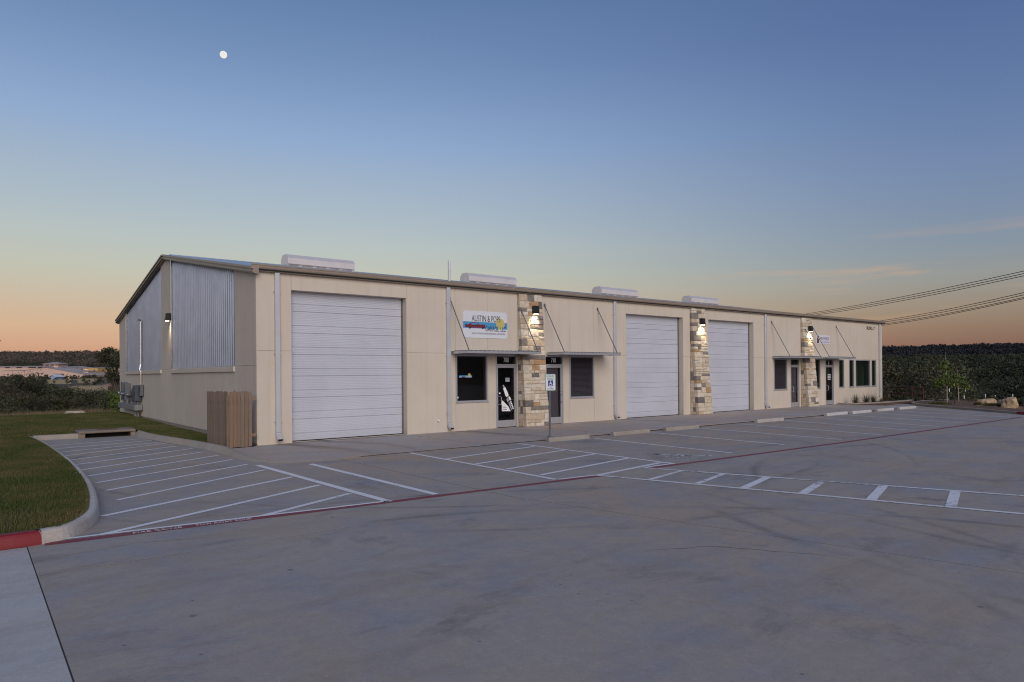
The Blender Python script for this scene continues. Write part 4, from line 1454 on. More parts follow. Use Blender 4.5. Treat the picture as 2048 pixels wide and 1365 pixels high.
# ================================================================== wall lamps
def wall_lamp(loc, rz, label, power):
    o = empty('wall_lamp', loc, rz)
    tag(o, label, 'lamp', 'wall lamps')
    MB().bbox(-0.10, 0.10, -0.03, 0.0, -0.13, 0.15, 0.01).build('back_plate', M['black_plastic'], o)
    MB().prism([(-0.03, -0.13), (-0.17, -0.14), (-0.18, -0.10), (-0.165, 0.11), (-0.14, 0.145), (-0.03, 0.145)], -0.095, 0.095, 'x').build('housing', M['black_plastic'], o)
    MB().box(-0.075, 0.075, -0.155, -0.05, -0.158, -0.143).build('lens', M['lamp_glow'], o)
    ld = bpy.data.lights.new('lamp_light', 'SPOT')
    ld.energy = power
    ld.color = (1.0, 0.80, 0.50)
    ld.spot_size = R(110)
    ld.spot_blend = 0.9
    ld.shadow_soft_size = 0.05
    lo = bpy.data.objects.new('lamp_light', ld)
    col.objects.link(lo)
    lo.parent = o
    lo.location = (0, -0.11, -0.175)
    lo.rotation_euler = (R(20), 0, 0)      # down and slightly back onto the wall
    return o


dpz = lambda z: 0.46 - (0.46 - 0.085) * z / 4.72
wall_lamp((9.73, -dpz(4.15) - 0.02, 4.16), 0, 'lit black wall lamp on the stone pillar between the 700 and 710 doors', 75)
wall_lamp((19.44, -dpz(4.15) - 0.02, 4.14), 0, 'lit black wall lamp on the stone pillar between two roll-up doors', 75)
wall_lamp((28.80, -dpz(4.15) - 0.02, 4.14), 0, 'lit black wall lamp on the farthest stone pillar', 80)
wall_lamp((-0.03, 9.93, 4.18), R(-90), 'lit black wall lamp on the metal-clad gable wall', 40)

# ================================================================== wheel stops, parking sign, fence, inlet, electrical gear
def wheel_stop_mesh(L_):
    m_ = MB()
    pr = [(-0.085, 0.0), (-0.085, 0.05), (-0.055, 0.12), (0.055, 0.12), (0.085, 0.05), (0.085, 0.0)]
    vs, fs = [], []
    for x, s in ((-L_ / 2, 0.86), (-L_ / 2 + 0.03, 1.0), (L_ / 2 - 0.03, 1.0), (L_ / 2, 0.86)):
        for y, z in pr:
            vs.append((x, y * s, z * (s * .3 + .7)))
    n = 6
    for i in range(3):
        for k in range(n):
            fs.append((i * n + k, i * n + (k + 1) % n, (i + 1) * n + (k + 1) % n, (i + 1) * n + k))
    fs += [tuple(range(n)), tuple(range(3 * n, 4 * n))[::-1]]
    return m_.add(vs, fs)


WS = [(6.45, 8.0, -4.56, 'concrete_stop', 'grey concrete wheel stop at the foot of the parking sign post'),
      (9.06, 10.75, -4.50, 'concrete_stop', 'grey concrete wheel stop next to the one with the sign post'),
      (11.5, 13.2, -4.53, 'concrete_stop', 'grey concrete wheel stop in front of the middle roll-up door, left of the third stone pillar side'),
      (16.75, 18.55, -4.52, 'concrete_white', 'lone whitish wheel stop in front of the two neighbouring roll-up doors'),
      (22.2, 24.1, -4.35, 'concrete_white', 'nearest of the four white wheel stops by the far entrance'),
      (24.35, 26.2, -4.42, 'concrete_white', 'second of the four white wheel stops by the far entrance'),
      (26.85, 28.55, -4.40, 'concrete_white', 'third of the four white wheel stops by the far entrance'),
      (29.2, 31.0, -4.42, 'concrete_white', 'farthest of the four white wheel stops, near the grass clumps')]
WS[2] = (*WS[2][:4], 'grey concrete wheel stop farthest from the sign post among the three grey ones')
for a, b, y, mt, lb in WS:
    o = wheel_stop_mesh(b - a).build('wheel_stop', M[mt], None, ((a + b) / 2, y, LZ + 0.001), random.uniform(-0.02, 0.02))
    tag(o, lb, 'wheel stop', 'wheel stops along the walk')

ps = empty('parking_sign', (6.56, -4.52, 0.118))
tag(ps, 'reserved accessible parking sign on a thin grey post', 'sign')
MB().cyl((0, 0, 0.02), 0.030, 1.48, 12).build('post', M['elec_grey'], ps)
MB().bbox(-0.075, 0.075, -0.075, 0.075, 0.0, 0.02, 0.004).cyl((0, 0, 0.02), 0.045, 0.09, 12, r2=0.036).build('base_plate', M['elec_grey'], ps)
sgn = empty('sign_panel', (0, -0.04, 1.53), R(-22), parent=ps)
def rrect(w, h, r, n=5):
    out = []
    for cx, cz, a0 in ((w - r, h - r, 0), (-w + r, h - r, 90), (-w + r, -h + r, 180), (w - r, -h + r, 270)):
        for k in range(n + 1):
            t = R(a0 + 90 * k / n)
            out.append((cx + r * math.cos(t), cz + r * math.sin(t)))
    return out
MB().prism(rrect(0.155, 0.235, 0.03), -0.004, 0.0, 'y').build('plate', M['ada_green'], sgn)
MB().prism(rrect(0.140, 0.220, 0.025), -0.0065, -0.0045, 'y').build('plate_face', M['sign_white'], sgn)
MB().box(-0.075, 0.075, -0.0090, -0.0070, -0.105, 0.055).build('blue_square', M['ada_blue'], sgn)
ic = MB()
def iline(pts, w):
    for (a, b), (c, d) in zip(pts[:-1], pts[1:]):
        A, B = Vector((a, b)), Vector((c, d))
        dd = (B - A).normalized()
        nn = Vector((-dd.y, dd.x)) * w / 2
        ic.prism([tuple(A + nn - dd * w * .2), tuple(A - nn - dd * w * .2), tuple(B - nn + dd * w * .2), tuple(B + nn + dd * w * .2)], -0.011, -0.0095, 'y')
iline([(-0.004 + 0.04 * math.cos(R(a)), -0.052 + 0.04 * math.sin(R(a))) for a in range(130, 400, 22)], 0.011)
iline([(-0.008, 0.02), (-0.006, -0.03), (0.028, -0.034), (0.044, -0.075), (0.056, -0.07)], 0.013)
iline([(-0.006, -0.002), (0.024, -0.004)], 0.011)
ic.cyl((-0.008, -0.011, 0.037), 0.010, 0.0015, 10, 'y')
ic.build('wheelchair_symbol', M['decal_white'], sgn)
for s_, x0, x1, z, sz, mt in (('RESERVED', -0.115, 0.115, 0.165, 0.075, 'ada_green'), ('PARKING', -0.10, 0.10, 0.095, 0.075, 'ada_green'), ('VAN', -0.03, 0.03, -0.135, 0.035, 'ada_green'), ('ACCESSIBLE', -0.10, 0.10, -0.18, 0.045, 'ada_green')):
    sign_text(s_, x0, x1, z, sz, mt, sgn, -0.0085, 0.001)

# cedar fence enclosure against the gable corner
fe = empty('board_fence', (-0.80, -0.26, 0.03))
tag(fe, 'weathered cedar board enclosure with dog-eared tops at the building corner', 'fence')
def board_mesh(w, h, th, mat):
    m_ = MB()
    c = w * 0.3
    m_.prism([(-w / 2, 0), (w / 2, 0), (w / 2, h - c), (w / 2 - c * .45, h - c * .25), (w / 2 - c * 1.1, h), (-w / 2 + c * 1.1, h), (-w / 2 + c * .45, h - c * .25), (-w / 2, h - c)], -th / 2, th / 2, 'y')
    return m_
def fence_run(p0, p1, n, mat, zfun=0.0):
    a, b = Vector(p0), Vector(p1)
    d = b - a
    w = d.length / n
    rz = math.atan2(d.y, d.x)
    for k in range(n):
        p = a + d * ((k + 0.5) / n)
        hh = 1.47 + random.uniform(-0.018, 0.018)
        mt = mat if random.random() < 0.75 else ('wood_grey' if mat == 'wood_tan' else 'wood_tan')
        off = random.uniform(-0.004, 0.004)
        nrm = Vector((d.y, -d.x)).normalized() * off
        board_mesh(w - 0.010, hh, 0.018, mt).build('board', M[mt], fe, (p.x + nrm.x, p.y + nrm.y, random.uniform(-0.015, 0.005)), rz + random.uniform(-0.015, 0.015))
fence_run((0.0, 0.0), (0.60, 0.05), 6, 'wood_tan')
fence_run((-0.20, 1.30), (-0.015, 0.03), 13, 'wood_grey')
for zz in (0.25, 1.22):
    MB().box(0.0, 0.72, 0.025, 0.063, zz, zz + 0.085).build('rail', M['wood_tan'], fe, (0.0, 0.0, 0.0), R(4.8))
    MB().hexa([(0.03, 0.05, zz), (0.07, 0.05, zz), (-0.11, 1.28, zz), (-0.15, 1.28, zz), (0.03, 0.05, zz + .085), (0.07, 0.05, zz + .085), (-0.11, 1.28, zz + .085), (-0.15, 1.28, zz + .085)]).build('rail', M['wood_grey'], fe)
MB().hexa([(-0.15, 1.29, 0.3), (-0.15, 1.33, 0.3), (0.78, 1.33, 0.3), (0.78, 1.29, 0.3), (-0.15, 1.29, 0.385), (-0.15, 1.33, 0.385), (0.78, 1.33, 0.385), (0.78, 1.29, 0.385)]).build('rail', M['wood_grey'], fe)
MB().box(-0.05, 0.035, -0.01 + 0.05, 0.08 + 0.05, 0, 1.36).build('post', M['wood_grey'], fe)

# storm-drain inlet at the end of the hatched bay
inl = empty('storm_inlet', (-2.66, 6.3, 0.0))
tag(inl, 'concrete storm drain inlet with dark slot at the end of the hatched bay', 'drain')
m_ = MB()
m_.bbox(-0.78, 0.80, -0.10, 0.85, 0.135, 0.215, 0.02)
m_.build('cover_slab', M['concrete_inlet'], inl)
MB().bbox(-0.78, -0.60, -0.06, 0.8, -0.1, 0.134, 0.01).build('side_wall', M['concrete_inlet'], inl)
MB().bbox(0.66, 0.80, -0.06, 0.8, -0.1, 0.134, 0.01).build('side_wall', M['concrete_inlet'], inl)
MB().box(-0.6, 0.66, 0.35, 0.42, -0.3, 0.134).build('back_wall', M['dark_interior'], inl)
MB().box(-0.6, 0.66, -0.05, 0.35, -0.02, 0.006).build('slot_floor', M['dark_interior'], inl)
MB().cyl((0.05, 0.38, 0.215), 0.29, 0.012, 24).build('manhole_cover', M['soil'], inl)

# electrical gear on the gable wall
eg = empty('electrical_meter_bank', (-0.002, 17.6, 0.10))
tag(eg, 'grey electrical meter bank above a long metal trough on the gable wall', 'electrical box')
MB().bbox(-0.34, -0.02, -2.15, 2.15, 0.30, 0.56, 0.01).build('trough', M['trough_grey'], eg)
for k in range(3):
    MB().box(-0.345, -0.341, -2.0 + k * 1.4, -0.75 + k * 1.4, 0.33, 0.53).build('trough_cover', M['trough_grey'], eg)
MB().cyl((-0.16, -1.45, -0.25), 0.055, 0.47, 10).cyl((-0.16, -1.2, -0.25), 0.05, 0.47, 10).cyl((-0.1, -1.65, -0.25), 0.05, 0.47, 10).build('riser', M['trough_grey'], eg)
for y_, z0_, z1_, w_, mt in ((1.75, 0.66, 1.55, 0.20, 'elec_grey'), (1.0, 0.66, 1.50, 0.20, 'elec_grey'), (1.35, 0.72, 1.12, 0.24, 'elec_blue')):
    MB().bbox(-0.24, -0.02, y_ - w_, y_ + w_, z0_, z1_, 0.01).build('meter_box', M[mt], eg)
for y_, z0_, z1_, w_, dp_, mt in ((-1.75, 0.72, 1.42, 0.24, 0.30, 'elec_blue'), (-1.15, 0.72, 1.32, 0.22, 0.24, 'elec_blue'), (-0.55, 0.66, 1.20, 0.26, 0.22, 'elec_grey'), (-2.25, 0.95, 1.45, 0.16, 0.16, 'elec_grey')):
    o = MB().bbox(-dp_, -0.02, y_ - w_, y_ + w_, z0_, z1_, 0.01).build('disconnect_box', M[mt], eg)
    MB().box(-dp_ - 0.03, -dp_ + 0.002, y_ - w_ + 0.03, y_ - w_ + 0.07, z0_ + 0.2, z0_ + 0.42).build('lever', M['black_plastic'], o)
for y_, z_ in ((1.75, 1.02), (1.0, 1.0), (-0.55, 0.98)):
    o = MB().cyl((-0.34, y_, z_), 0.085, 0.12, 18, 'x').build('meter', M['elec_grey'], eg)
    MB().cyl((-0.40, y_, z_), 0.075, 0.06, 18, 'x').build('meter_glass', M['bright_metal'], o)
for y_ in (1.75, 1.0, 0.75, -0.55, -1.15, -1.75):
    MB().cyl((-0.14, y_, 0.55), 0.035, 0.18, 8).build('nipple', M['trough_grey'], eg)
MB().cyl((-0.14, -0.3, 0.95), 0.09, 1.1, 12, 'y').build('conduit', M['elec_grey'], eg)
cn = MB().tube([(-0.06, -2.10, 1.40), (-0.06, -2.10, 2.0), (-0.10, -2.08, 2.12), (-0.06, -2.02, 2.35), (-0.04, -2.02, 3.2), (-0.04, -2.02, 4.28), (-0.09, -2.02, 4.36)], 0.036, 8).build('conduit', M['bright_metal'], eg)
MB().cyl((-0.10, -2.02, 4.30), 0.075, 0.10, 10, r2=0.045).build('weatherhead', M['elec_grey'], eg)

# ================================================================== lawn with mown grass
def lawn_z(x, y):
    # gentle crown on the island, swelling up towards the building's back corner
    z = 0.135 + 0.05 * np.clip((-5.0 - x) / 3, 0, 1) * np.clip((y + 9.2) / 2.5, 0, 1)
    wz = np.interp(y, [0, 8, 14, 18, 21.4], [-0.03, 0.0, 0.05, 0.10, 0.14])
    t = np.clip((x + 1.75) / 1.7, 0, 1)
    z = z * (1 - t) + wz * t
    return z - np.clip((y - 20.2) / 2.2, 0, 1) ** 2 * 0.55


m_ = MB()
XS = np.linspace(-32, -0.02, 65)
def lawn_patch(poly_x0, poly_x1, ys, nx):
    vs, fs = [], []
    for j, y in enumerate(ys):
        a, b = poly_x0(y), poly_x1(y)
        for i in range(nx + 1):
            x = a + (b - a) * i / nx
            vs.append((x, y, float(lawn_z(x, y))))
    for j in range(len(ys) - 1):
        for i in range(nx):
            k = j * (nx + 1) + i
            fs.append((k, k + 1, k + nx + 2, k + nx + 1))
    m_.add(vs, fs)
def kerbx(y):
    pts = sorted([(p[1], p[0]) for p in lk])
    return float(np.interp(y, [p[0] for p in pts], [p[1] for p in pts]))
lawn_patch(lambda y: -32, lambda y: kerbx(y) - 0.175, list(np.linspace(-9.25, 6.42, 60)), 40)
lawn_patch(lambda y: -32, lambda y: -0.01, list(np.linspace(7.16, 22.6, 40)), 60)
lawn_patch(lambda y: -32, lambda y: -3.44, [6.42, 6.7, 7.16], 40)
rpy = sorted([(p[1], p[0]) for p in rp])
rkx = lambda y: float(np.interp(y, [p[0] for p in rpy], [p[1] for p in rpy]))
lawn_patch(lambda y: rkx(y) + 0.13, lambda y: -0.01, list(np.linspace(1.1, 7.16, 24)), 6)
lw = m_.build('lawn', M['lawn'], smooth=True)
tag(lw, kind='structure')


def blades(n, sx, sy, zf, h, w, lean=0.5):
    x = sx
    y = sy
    z = zf(x, y)
    a = rng.uniform(0, 2 * np.pi, n)
    hh = h * rng.uniform(0.5, 1.25, n)
    ww = w * rng.uniform(0.7, 1.3, n)
    la = rng.uniform(0, 2 * np.pi, n)
    lr = rng.uniform(0, lean, n) * hh
    v = np.empty((n, 3, 3))
    v[:, 0] = np.stack([x - np.cos(a) * ww / 2, y - np.sin(a) * ww / 2, z - 0.004], -1)
    v[:, 1] = np.stack([x + np.cos(a) * ww / 2, y + np.sin(a) * ww / 2, z - 0.004], -1)
    v[:, 2] = np.stack([x + np.cos(la) * lr, y + np.sin(la) * lr, z + hh], -1)
    return v.reshape(-1, 3)


parts = []
n = 190000
y = rng.uniform(-9.2, 6.4, n)
kx = np.interp(y, *map(np.array, zip(*sorted([(p[1], p[0]) for p in lk]))))
x = kx - 0.135 - rng.uniform(0, 1, n) ** 1.5 * 5.5
parts.append(blades(n, x, y, lawn_z, 0.042, 0.011))
n = 80000
y = rng.uniform(6.5, 22.0, n)
x = np.where(y < 7.2, rng.uniform(-7.5, -3.5, n), rng.uniform(-7.5, -0.05, n))
parts.append(blades(n, x, y, lawn_z, 0.055, 0.02))
n = 22000
y = rng.uniform(1.2, 7.2, n)
x0 = np.interp(y, *map(np.array, zip(*rpy))) + 0.14
x = x0 + rng.uniform(0, 1, n) * (-0.02 - x0)
parts.append(blades(n, x, y, lawn_z, 0.05, 0.014))
v = np.vstack(parts)
o = link('grass', np_mesh('grass', v, np.arange(len(v)).reshape(-1, 3), M['grass_blade']))
tag(o, 'short mown green lawn grass', 'grass', kind='stuff')

# ================================================================== foliage
def leaf_quads(c, size, nrm=None):
    """c (n,3) centres, size (n,) -> verts of quads, random or loosely facing along nrm"""
    n = len(c)
    a = rng.normal(size=(n, 3))
    if nrm is not None:
        q = nrm + 0.45 * rng.normal(size=(n, 3))
        q /= np.linalg.norm(q, axis=1)[:, None]
        a -= (a * q).sum(1)[:, None] * q
        a /= np.linalg.norm(a, axis=1)[:, None]
        b = np.cross(q, a)
        s = size[:, None] / 2
        v = np.empty((n, 4, 3))
        v[:, 0] = c - a * s
        v[:, 1] = c + b * s * 0.6
        v[:, 2] = c + a * s
        v[:, 3] = c - b * s * 0.6
        return v.reshape(-1, 3)
    a /= np.linalg.norm(a, axis=1)[:, None]
    b = rng.normal(size=(n, 3))
    b -= (a * b).sum(1)[:, None] * a
    b /= np.linalg.norm(b, axis=1)[:, None]
    s = size[:, None] / 2
    v = np.empty((n, 4, 3))
    v[:, 0] = c - a * s
    v[:, 1] = c + b * s * 0.55
    v[:, 2] = c + a * s
    v[:, 3] = c - b * s * 0.55
    return v.reshape(-1, 3)


def crown_points(n, w, h, lobes, base=0.25, fill=0.5):
    """leaf centres for a lumpy crown standing on z = 0, height h, width w"""
    k = lobes
    lc = np.stack([rng.normal(0, 0.26, k) * w, rng.normal(0, 0.26, k) * w, h * (base + (0.95 - base) * rng.uniform(0, 1, k) ** 0.8)], -1)
    taper = 1 - 0.55 * np.abs((lc[:, 2] / h - 0.45) / 0.6) ** 1.5
    lc[:, :2] *= np.clip(taper, 0.2, 1)[:, None]
    lr = w * rng.uniform(0.13, 0.27, k)
    which = rng.integers(0, k, n)
    d = rng.normal(size=(n, 3))
    d /= np.linalg.norm(d, axis=1)[:, None]
    r = lr[which] * rng.uniform(fill, 1.08, n)
    p = lc[which] + d * r[:, None] * np.array([1, 1, 0.75])
    p[:, 2] = np.maximum(p[:, 2], 0.03 * h)
    return p, lc, d


def quad_idx(v):
    return np.arange(len(v)).reshape(-1, 4)


def plant(name, x, y, w, h, n, leaf, mat, label, cat, group, lobes=14, base=0.12, stems=5, stem_mat='bark', z=None, trunk=False, fill=0.5):
    z = float(terrain_z(x, y)) if z is None else z
    o = empty(name, (x, y, z))
    tag(o, label, cat, group)
    p, lc, dn = crown_points(n, w, h, lobes, base, fill)
    v = leaf_quads(p, leaf * rng.uniform(0.6, 1.4, n), dn)
    link('crown' if trunk else 'foliage', np_mesh(name + '_leaves', v, quad_idx(v), M[mat]), o)
    if trunk:
        m = MB()
        r0 = max(0.035, h * 0.022)
        m.tube([(0, 0, -0.2), (0.02 * h, 0, h * 0.2), (-0.01 * h, 0.02 * h, h * 0.45), (0, 0, h * 0.8)], [r0, r0 * .85, r0 * .6, r0 * .2], 7)
        for c in lc[:10]:
            m.tube([(0, 0, h * 0.3), tuple((Vector(c) * 0.55 + Vector((0, 0, h * 0.18)))), tuple(c)], [r0 * .45, r0 * .3, r0 * .1], 5)
        m.build('trunk', M[stem_mat], o)
    else:
        m = MB()
        for c in lc[:stems]:
            m.tube([(0, 0, -0.15), tuple(Vector(c) * 0.55 + Vector((random.uniform(-.1, .1), random.uniform(-.1, .1), 0))), tuple(Vector(c) * 1.05)], [0.03 * h / 2, 0.02 * h / 2, 0.006], 5)
        m.build('stems', M[stem_mat], o)
    return o


def at(px, D, y_off=0):
    """ground position at image column px (2048 wide) and depth D metres in front of the camera station"""
    V = Vector((math.cos(YAW), math.sin(YAW)))
    Rr = Vector((math.sin(YAW), -math.cos(YAW)))
    p = Vector((CAM.x, CAM.y)) + V * D + Rr * ((px - 1024) / 1371.8 * D)
    return p.x, p.y


def ztop(py, px, D):
    hor = 748.1 - (px - 1024) * 0.0085
    return CAM.z + (hor - py) / 1371.8 * D


# ---- brush beyond the lawn, to the left of the building
rs = random.Random(5)
row = [  # px, depth, top row in the photo, width, material
    (-30, 36.5, 768, 2.6, 'leaf_shrub', 'rounded grey-green shrub at the left edge of the brush'),
    (18, 35.5, 792, 1.8, 'leaf_shrub', 'low twiggy shrub behind the leftmost pale stone'),
    (52, 38.5, 788, 2.2, 'leaf_dark', 'dark rounded shrub behind the leftmost pale stone strip'),
    (92, 40, 795, 2.0, 'leaf_dark', 'dark bushy shrub between the two pale stone strips'),
    (128, 37.5, 796, 1.6, 'leaf_dark', 'dark shrub behind the pale stone strip nearer the building'),
    (168, 39.5, 796, 2.0, 'leaf_dark', 'dark wide shrub in front of the leaning tree'),
    (205, 37, 800, 1.5, 'leaf_shrub', 'small grey-green shrub in front of the leaning tree'),
    (236, 36.4, 786, 1.5, 'leaf_bright', 'bright green bush against the back corner of the building'),
    (0, 46, 764, 3.4, 'leaf_shrub', 'broad olive shrub in the second row at the left'),
    (48, 50, 752, 3.6, 'leaf_dark', 'tall dark shrub below the left end of the distant school'),
    (88, 52, 772, 3.6, 'leaf_dark', 'dark shrub below the long pale school hall'),
    (126, 50, 778, 3.0, 'leaf_shrub', 'olive shrub below the small blue shed'),
    (160, 56, 785, 3.4, 'leaf_dark', 'dark shrub in front of the khaki retaining wall'),
    (196, 54, 786, 3.0, 'leaf_dark', 'dark shrub right in front of the khaki wall end'),
    (228, 48, 784, 2.4, 'leaf_dark', 'dark shrub at the foot of the leaning tree'),
    (20, 66, 757, 5.0, 'leaf_dark', 'large dark thicket behind the brush at far left'),
    (66, 74, 766, 5.2, 'leaf_dark', 'large dark thicket below the school hall'),
    (116, 80, 770, 4.0, 'leaf_shrub', 'olive thicket beside the khaki wall'),
    (-40, 60, 755, 4.6, 'leaf_dark', 'dark thicket at the very left edge'),
]
for px, D, ty, w, mt, lb in row:
    x, y = at(px, D)
    z = float(terrain_z(x, y))
    h = max(0.7, ztop(ty, px, D) - z)
    plant('shrub', x, y, w, h, int(1500 + 420 * w), 0.085 if D < 45 else 0.14, mt, lb, 'shrub', 'brush beyond the lawn', lobes=int(10 + 3 * w), base=0.08, fill=0.4)
# leaning oak by the back corner: two crooked stems and tufted crown
def oak(px, D, base_dx, lean, tufts, label):
    x, y = at(px, D)
    z = float(terrain_z(x, y))
    o = empty('oak_tree', (x, y, z))
    tag(o, label, 'tree', 'trees near the building')
    Rr = Vector((math.sin(YAW), -math.cos(YAW), 0))
    V = Vector((math.cos(YAW), math.sin(YAW), 0))
    m = MB()
    pts = []
    root = Rr * base_dx
    vs = []
    for (u, py, rad, n) in tufts:
        c = Rr * (u * D / 1371.8) + Vector((0, 0, ztop(py, px, D) - z)) + V * rs.uniform(-0.8, 0.8)
        p = rng.normal(size=(n, 3))
        p /= np.linalg.norm(p, axis=1)[:, None]
        p = p * (rad * rng.uniform(0.25, 1.0, n))[:, None] * np.array([1, 1, .7]) + np.array(c)
        vs.append(leaf_quads(p, 0.13 * rng.uniform(.6, 1.4, n)))
        mid = root.lerp(c, 0.5) + Rr * lean + Vector((0, 0, rs.uniform(-.2, .2)))
        m.tube([root + Vector((0, 0, -0.3)), root.lerp(mid, 0.5) + Rr * lean * .3, mid, mid.lerp(c, .5) + V * .15, c], [0.12, 0.10, 0.07, 0.045, 0.015], 6)
    v = np.vstack(vs)
    link('crown', np_mesh('crown', v, quad_idx(v), M['leaf_dark']), o)
    m.build('trunk', M['bark'], o)


oak(216, 58, 0.9, 0.25, [(-16, 712, .62, 520), (-8, 703, .55, 420), (2, 701, .5, 330), (6, 716, .55, 380), (-20, 722, .45, 260), (-2, 724, .6, 380), (17, 726, .8, 700), (24, 708, .7, 520), (20, 746, .9, 760), (28, 728, .8, 600), (12, 764, .7, 500), (-6, 752, .3, 120), (30, 690, .35, 160)],
    'dark leaning oak with tufted crown beside the back corner of the building')
oak(-48, 42, -0.4, 0.3, [(-30, 700, .9, 800), (-12, 690, .6, 400), (12, 692, .35, 120), (30, 688, .16, 34), (42, 682, .15, 26), (47, 676, .12, 18), (-20, 740, 1.0, 900), (0, 730, .7, 400)],
    'dark tree at the left edge with a thin twig reaching into the sky')

# tall dry grass along the lawn's far edge
n = 26000
D = rng.uniform(33.9, 39, n)
px = rng.uniform(-70, 238, n)
Vv = np.array([math.cos(YAW), math.sin(YAW)])
Rv = np.array([math.sin(YAW), -math.cos(YAW)])
xy = np.array([CAM.x, CAM.y]) + Vv * D[:, None] + Rv * ((px - 1024) / 1371.8 * D)[:, None]
keep = (xy[:, 1] > 21.2) & (vnoise(xy[:, 0], xy[:, 1], 1.1, 2.0) > -0.35)
xy = xy[keep]
gz = lambda x, y: np.maximum(terrain_z(x, y), np.where(y < 22.5, lawn_z(x, y), -9))
v = blades(len(xy), xy[:, 0], xy[:, 1], gz, 0.42, 0.022, 0.7)
o = link('dry_grass', np_mesh('dry_grass', v, np.arange(len(v)).reshape(-1, 3), M['dry_grass']))
tag(o, 'tall dry pinkish grass along the far edge of the lawn', 'grass', kind='stuff')
# pale flat stones in the dry grass
def rock(x, y, z, sx, sy, sz, seed, mat, label, group, name='boulder', rz=0.0, sub=3):
    bm = bmesh.new()
    bmesh.ops.create_icosphere(bm, subdivisions=sub, radius=1)
    rr = random.Random(seed)
    ph = [rr.uniform(0, 6) for _ in range(9)]
    for vtx in bm.verts:
        c = vtx.co.copy()
        d = 1 + 0.24 * math.sin(3.1 * c.x + ph[0]) * math.cos(2.7 * c.y + ph[1]) + 0.12 * math.sin(5.3 * c.z + 4 * c.x + ph[2]) + 0.07 * math.sin(9 * c.y + ph[3]) * math.cos(8 * c.x + ph[4]) + rr.uniform(-.03, .03)
        q = c * d
        # flat facets
        q.z = min(q.z, 0.72 + 0.12 * q.x)
        vtx.co = Vector((q.x * sx / 2, q.y * sy / 2, max(q.z, -0.35) * sz * 0.75 + 0.2 * sz))
    me = bpy.data.meshes.new(name)
    bm.to_mesh(me)
    bm.free()
    me.materials.append(M[mat])
    o = link(name, me, None, (x, y, z), rz)
    tag(o, label, 'rock', group)
    return o


for i, (a, b, D, lb) in enumerate(((45, 82, 33.2, 'pale flat stone at the lawn edge, left one'), (128, 167, 33.5, 'pale flat stone at the lawn edge, nearer the building'))):
    x0, y0 = at(a, D)
    x1, y1 = at(b, D)
    x, y = (x0 + x1) / 2, (y0 + y1) / 2
    rock(x, y, float(gz(np.array(x), np.array(y))) + 0.05, math.hypot(x1 - x0, y1 - y0), 0.35, 0.15, 40 + i, 'pale_rock', lb, 'pale stones at the lawn edge', 'flat_stone', math.atan2(y1 - y0, x1 - x0))

# ---- planting at the far right corner
def yucca(x, y, h, n, label, mat='yucca'):
    o = empty('yucca_plant', (x, y, 0.05))
    tag(o, label, 'plant', 'clumps by the far corner')
    vs, fs = [], []
    for k in range(n):
        a = random.uniform(0, 2 * math.pi)
        t = random.uniform(0.15, 1.15)
        L_ = h * random.uniform(0.7, 1.1)
        w = 0.02
        pts = []
        for s in (0, .4, .75, 1.0):
            r = L_ * s * math.sin(t) * (0.8 + 0.2 * s)
            zz = L_ * s * math.cos(t) - 0.25 * L_ * s * s * t * .5
            pts.append(Vector((math.cos(a) * (r + 0.04), math.sin(a) * (r + 0.04), zz)))
        nn = Vector((-math.sin(a), math.cos(a), 0))
        b0 = len(vs)
        for i, p in enumerate(pts):
            ww = w * (1 - i / 3.2)
            vs += [p + nn * ww / 2, p - nn * ww / 2]
        for i in range(3):
            fs.append((b0 + 2 * i, b0 + 2 * i + 1, b0 + 2 * i + 3, b0 + 2 * i + 2))
    MB().add(vs, fs).build('leaf_blades', M[mat], o)
    MB().cyl((0, 0, -0.03), 0.07, 0.10, 8, r2=0.05).build('base', M['bark'], o)


yucca(32.9, -0.62, 0.62, 130, 'widest spiky grass clump at the far end wall, left one')
yucca(34.15, -0.66, 0.66, 120, 'tall spiky grass clump in the middle of three by the far wall')
yucca(35.05, -0.66, 0.60, 110, 'spiky grass clump nearest the far corner downspout')
yucca(35.85, -0.75, 0.34, 90, 'low brownish grass tuft at the far corner of the building', 'dry_grass')

# guard rail, red pipe
gr = empty('guard_rail', (38.6, -0.9, 0.0))
tag(gr, 'low dark red pipe railing beyond the far corner', 'railing')
pA, pB = Vector((0.6, 1.2, 0)), Vector((-0.15, -1.12, 0))
for s in (0.0, 0.70, 1.0):
    p = pA.lerp(pB, s)
    MB().cyl((p.x, p.y, -0.3), 0.03, 1.16, 8).build('post', M['red_pipe'], gr)
for zz in (0.48, 0.86):
    MB().tube([pA + Vector((0, 0, zz)), pB + Vector((0, 0, zz))], 0.028, 8).build('rail', M['red_pipe'], gr)


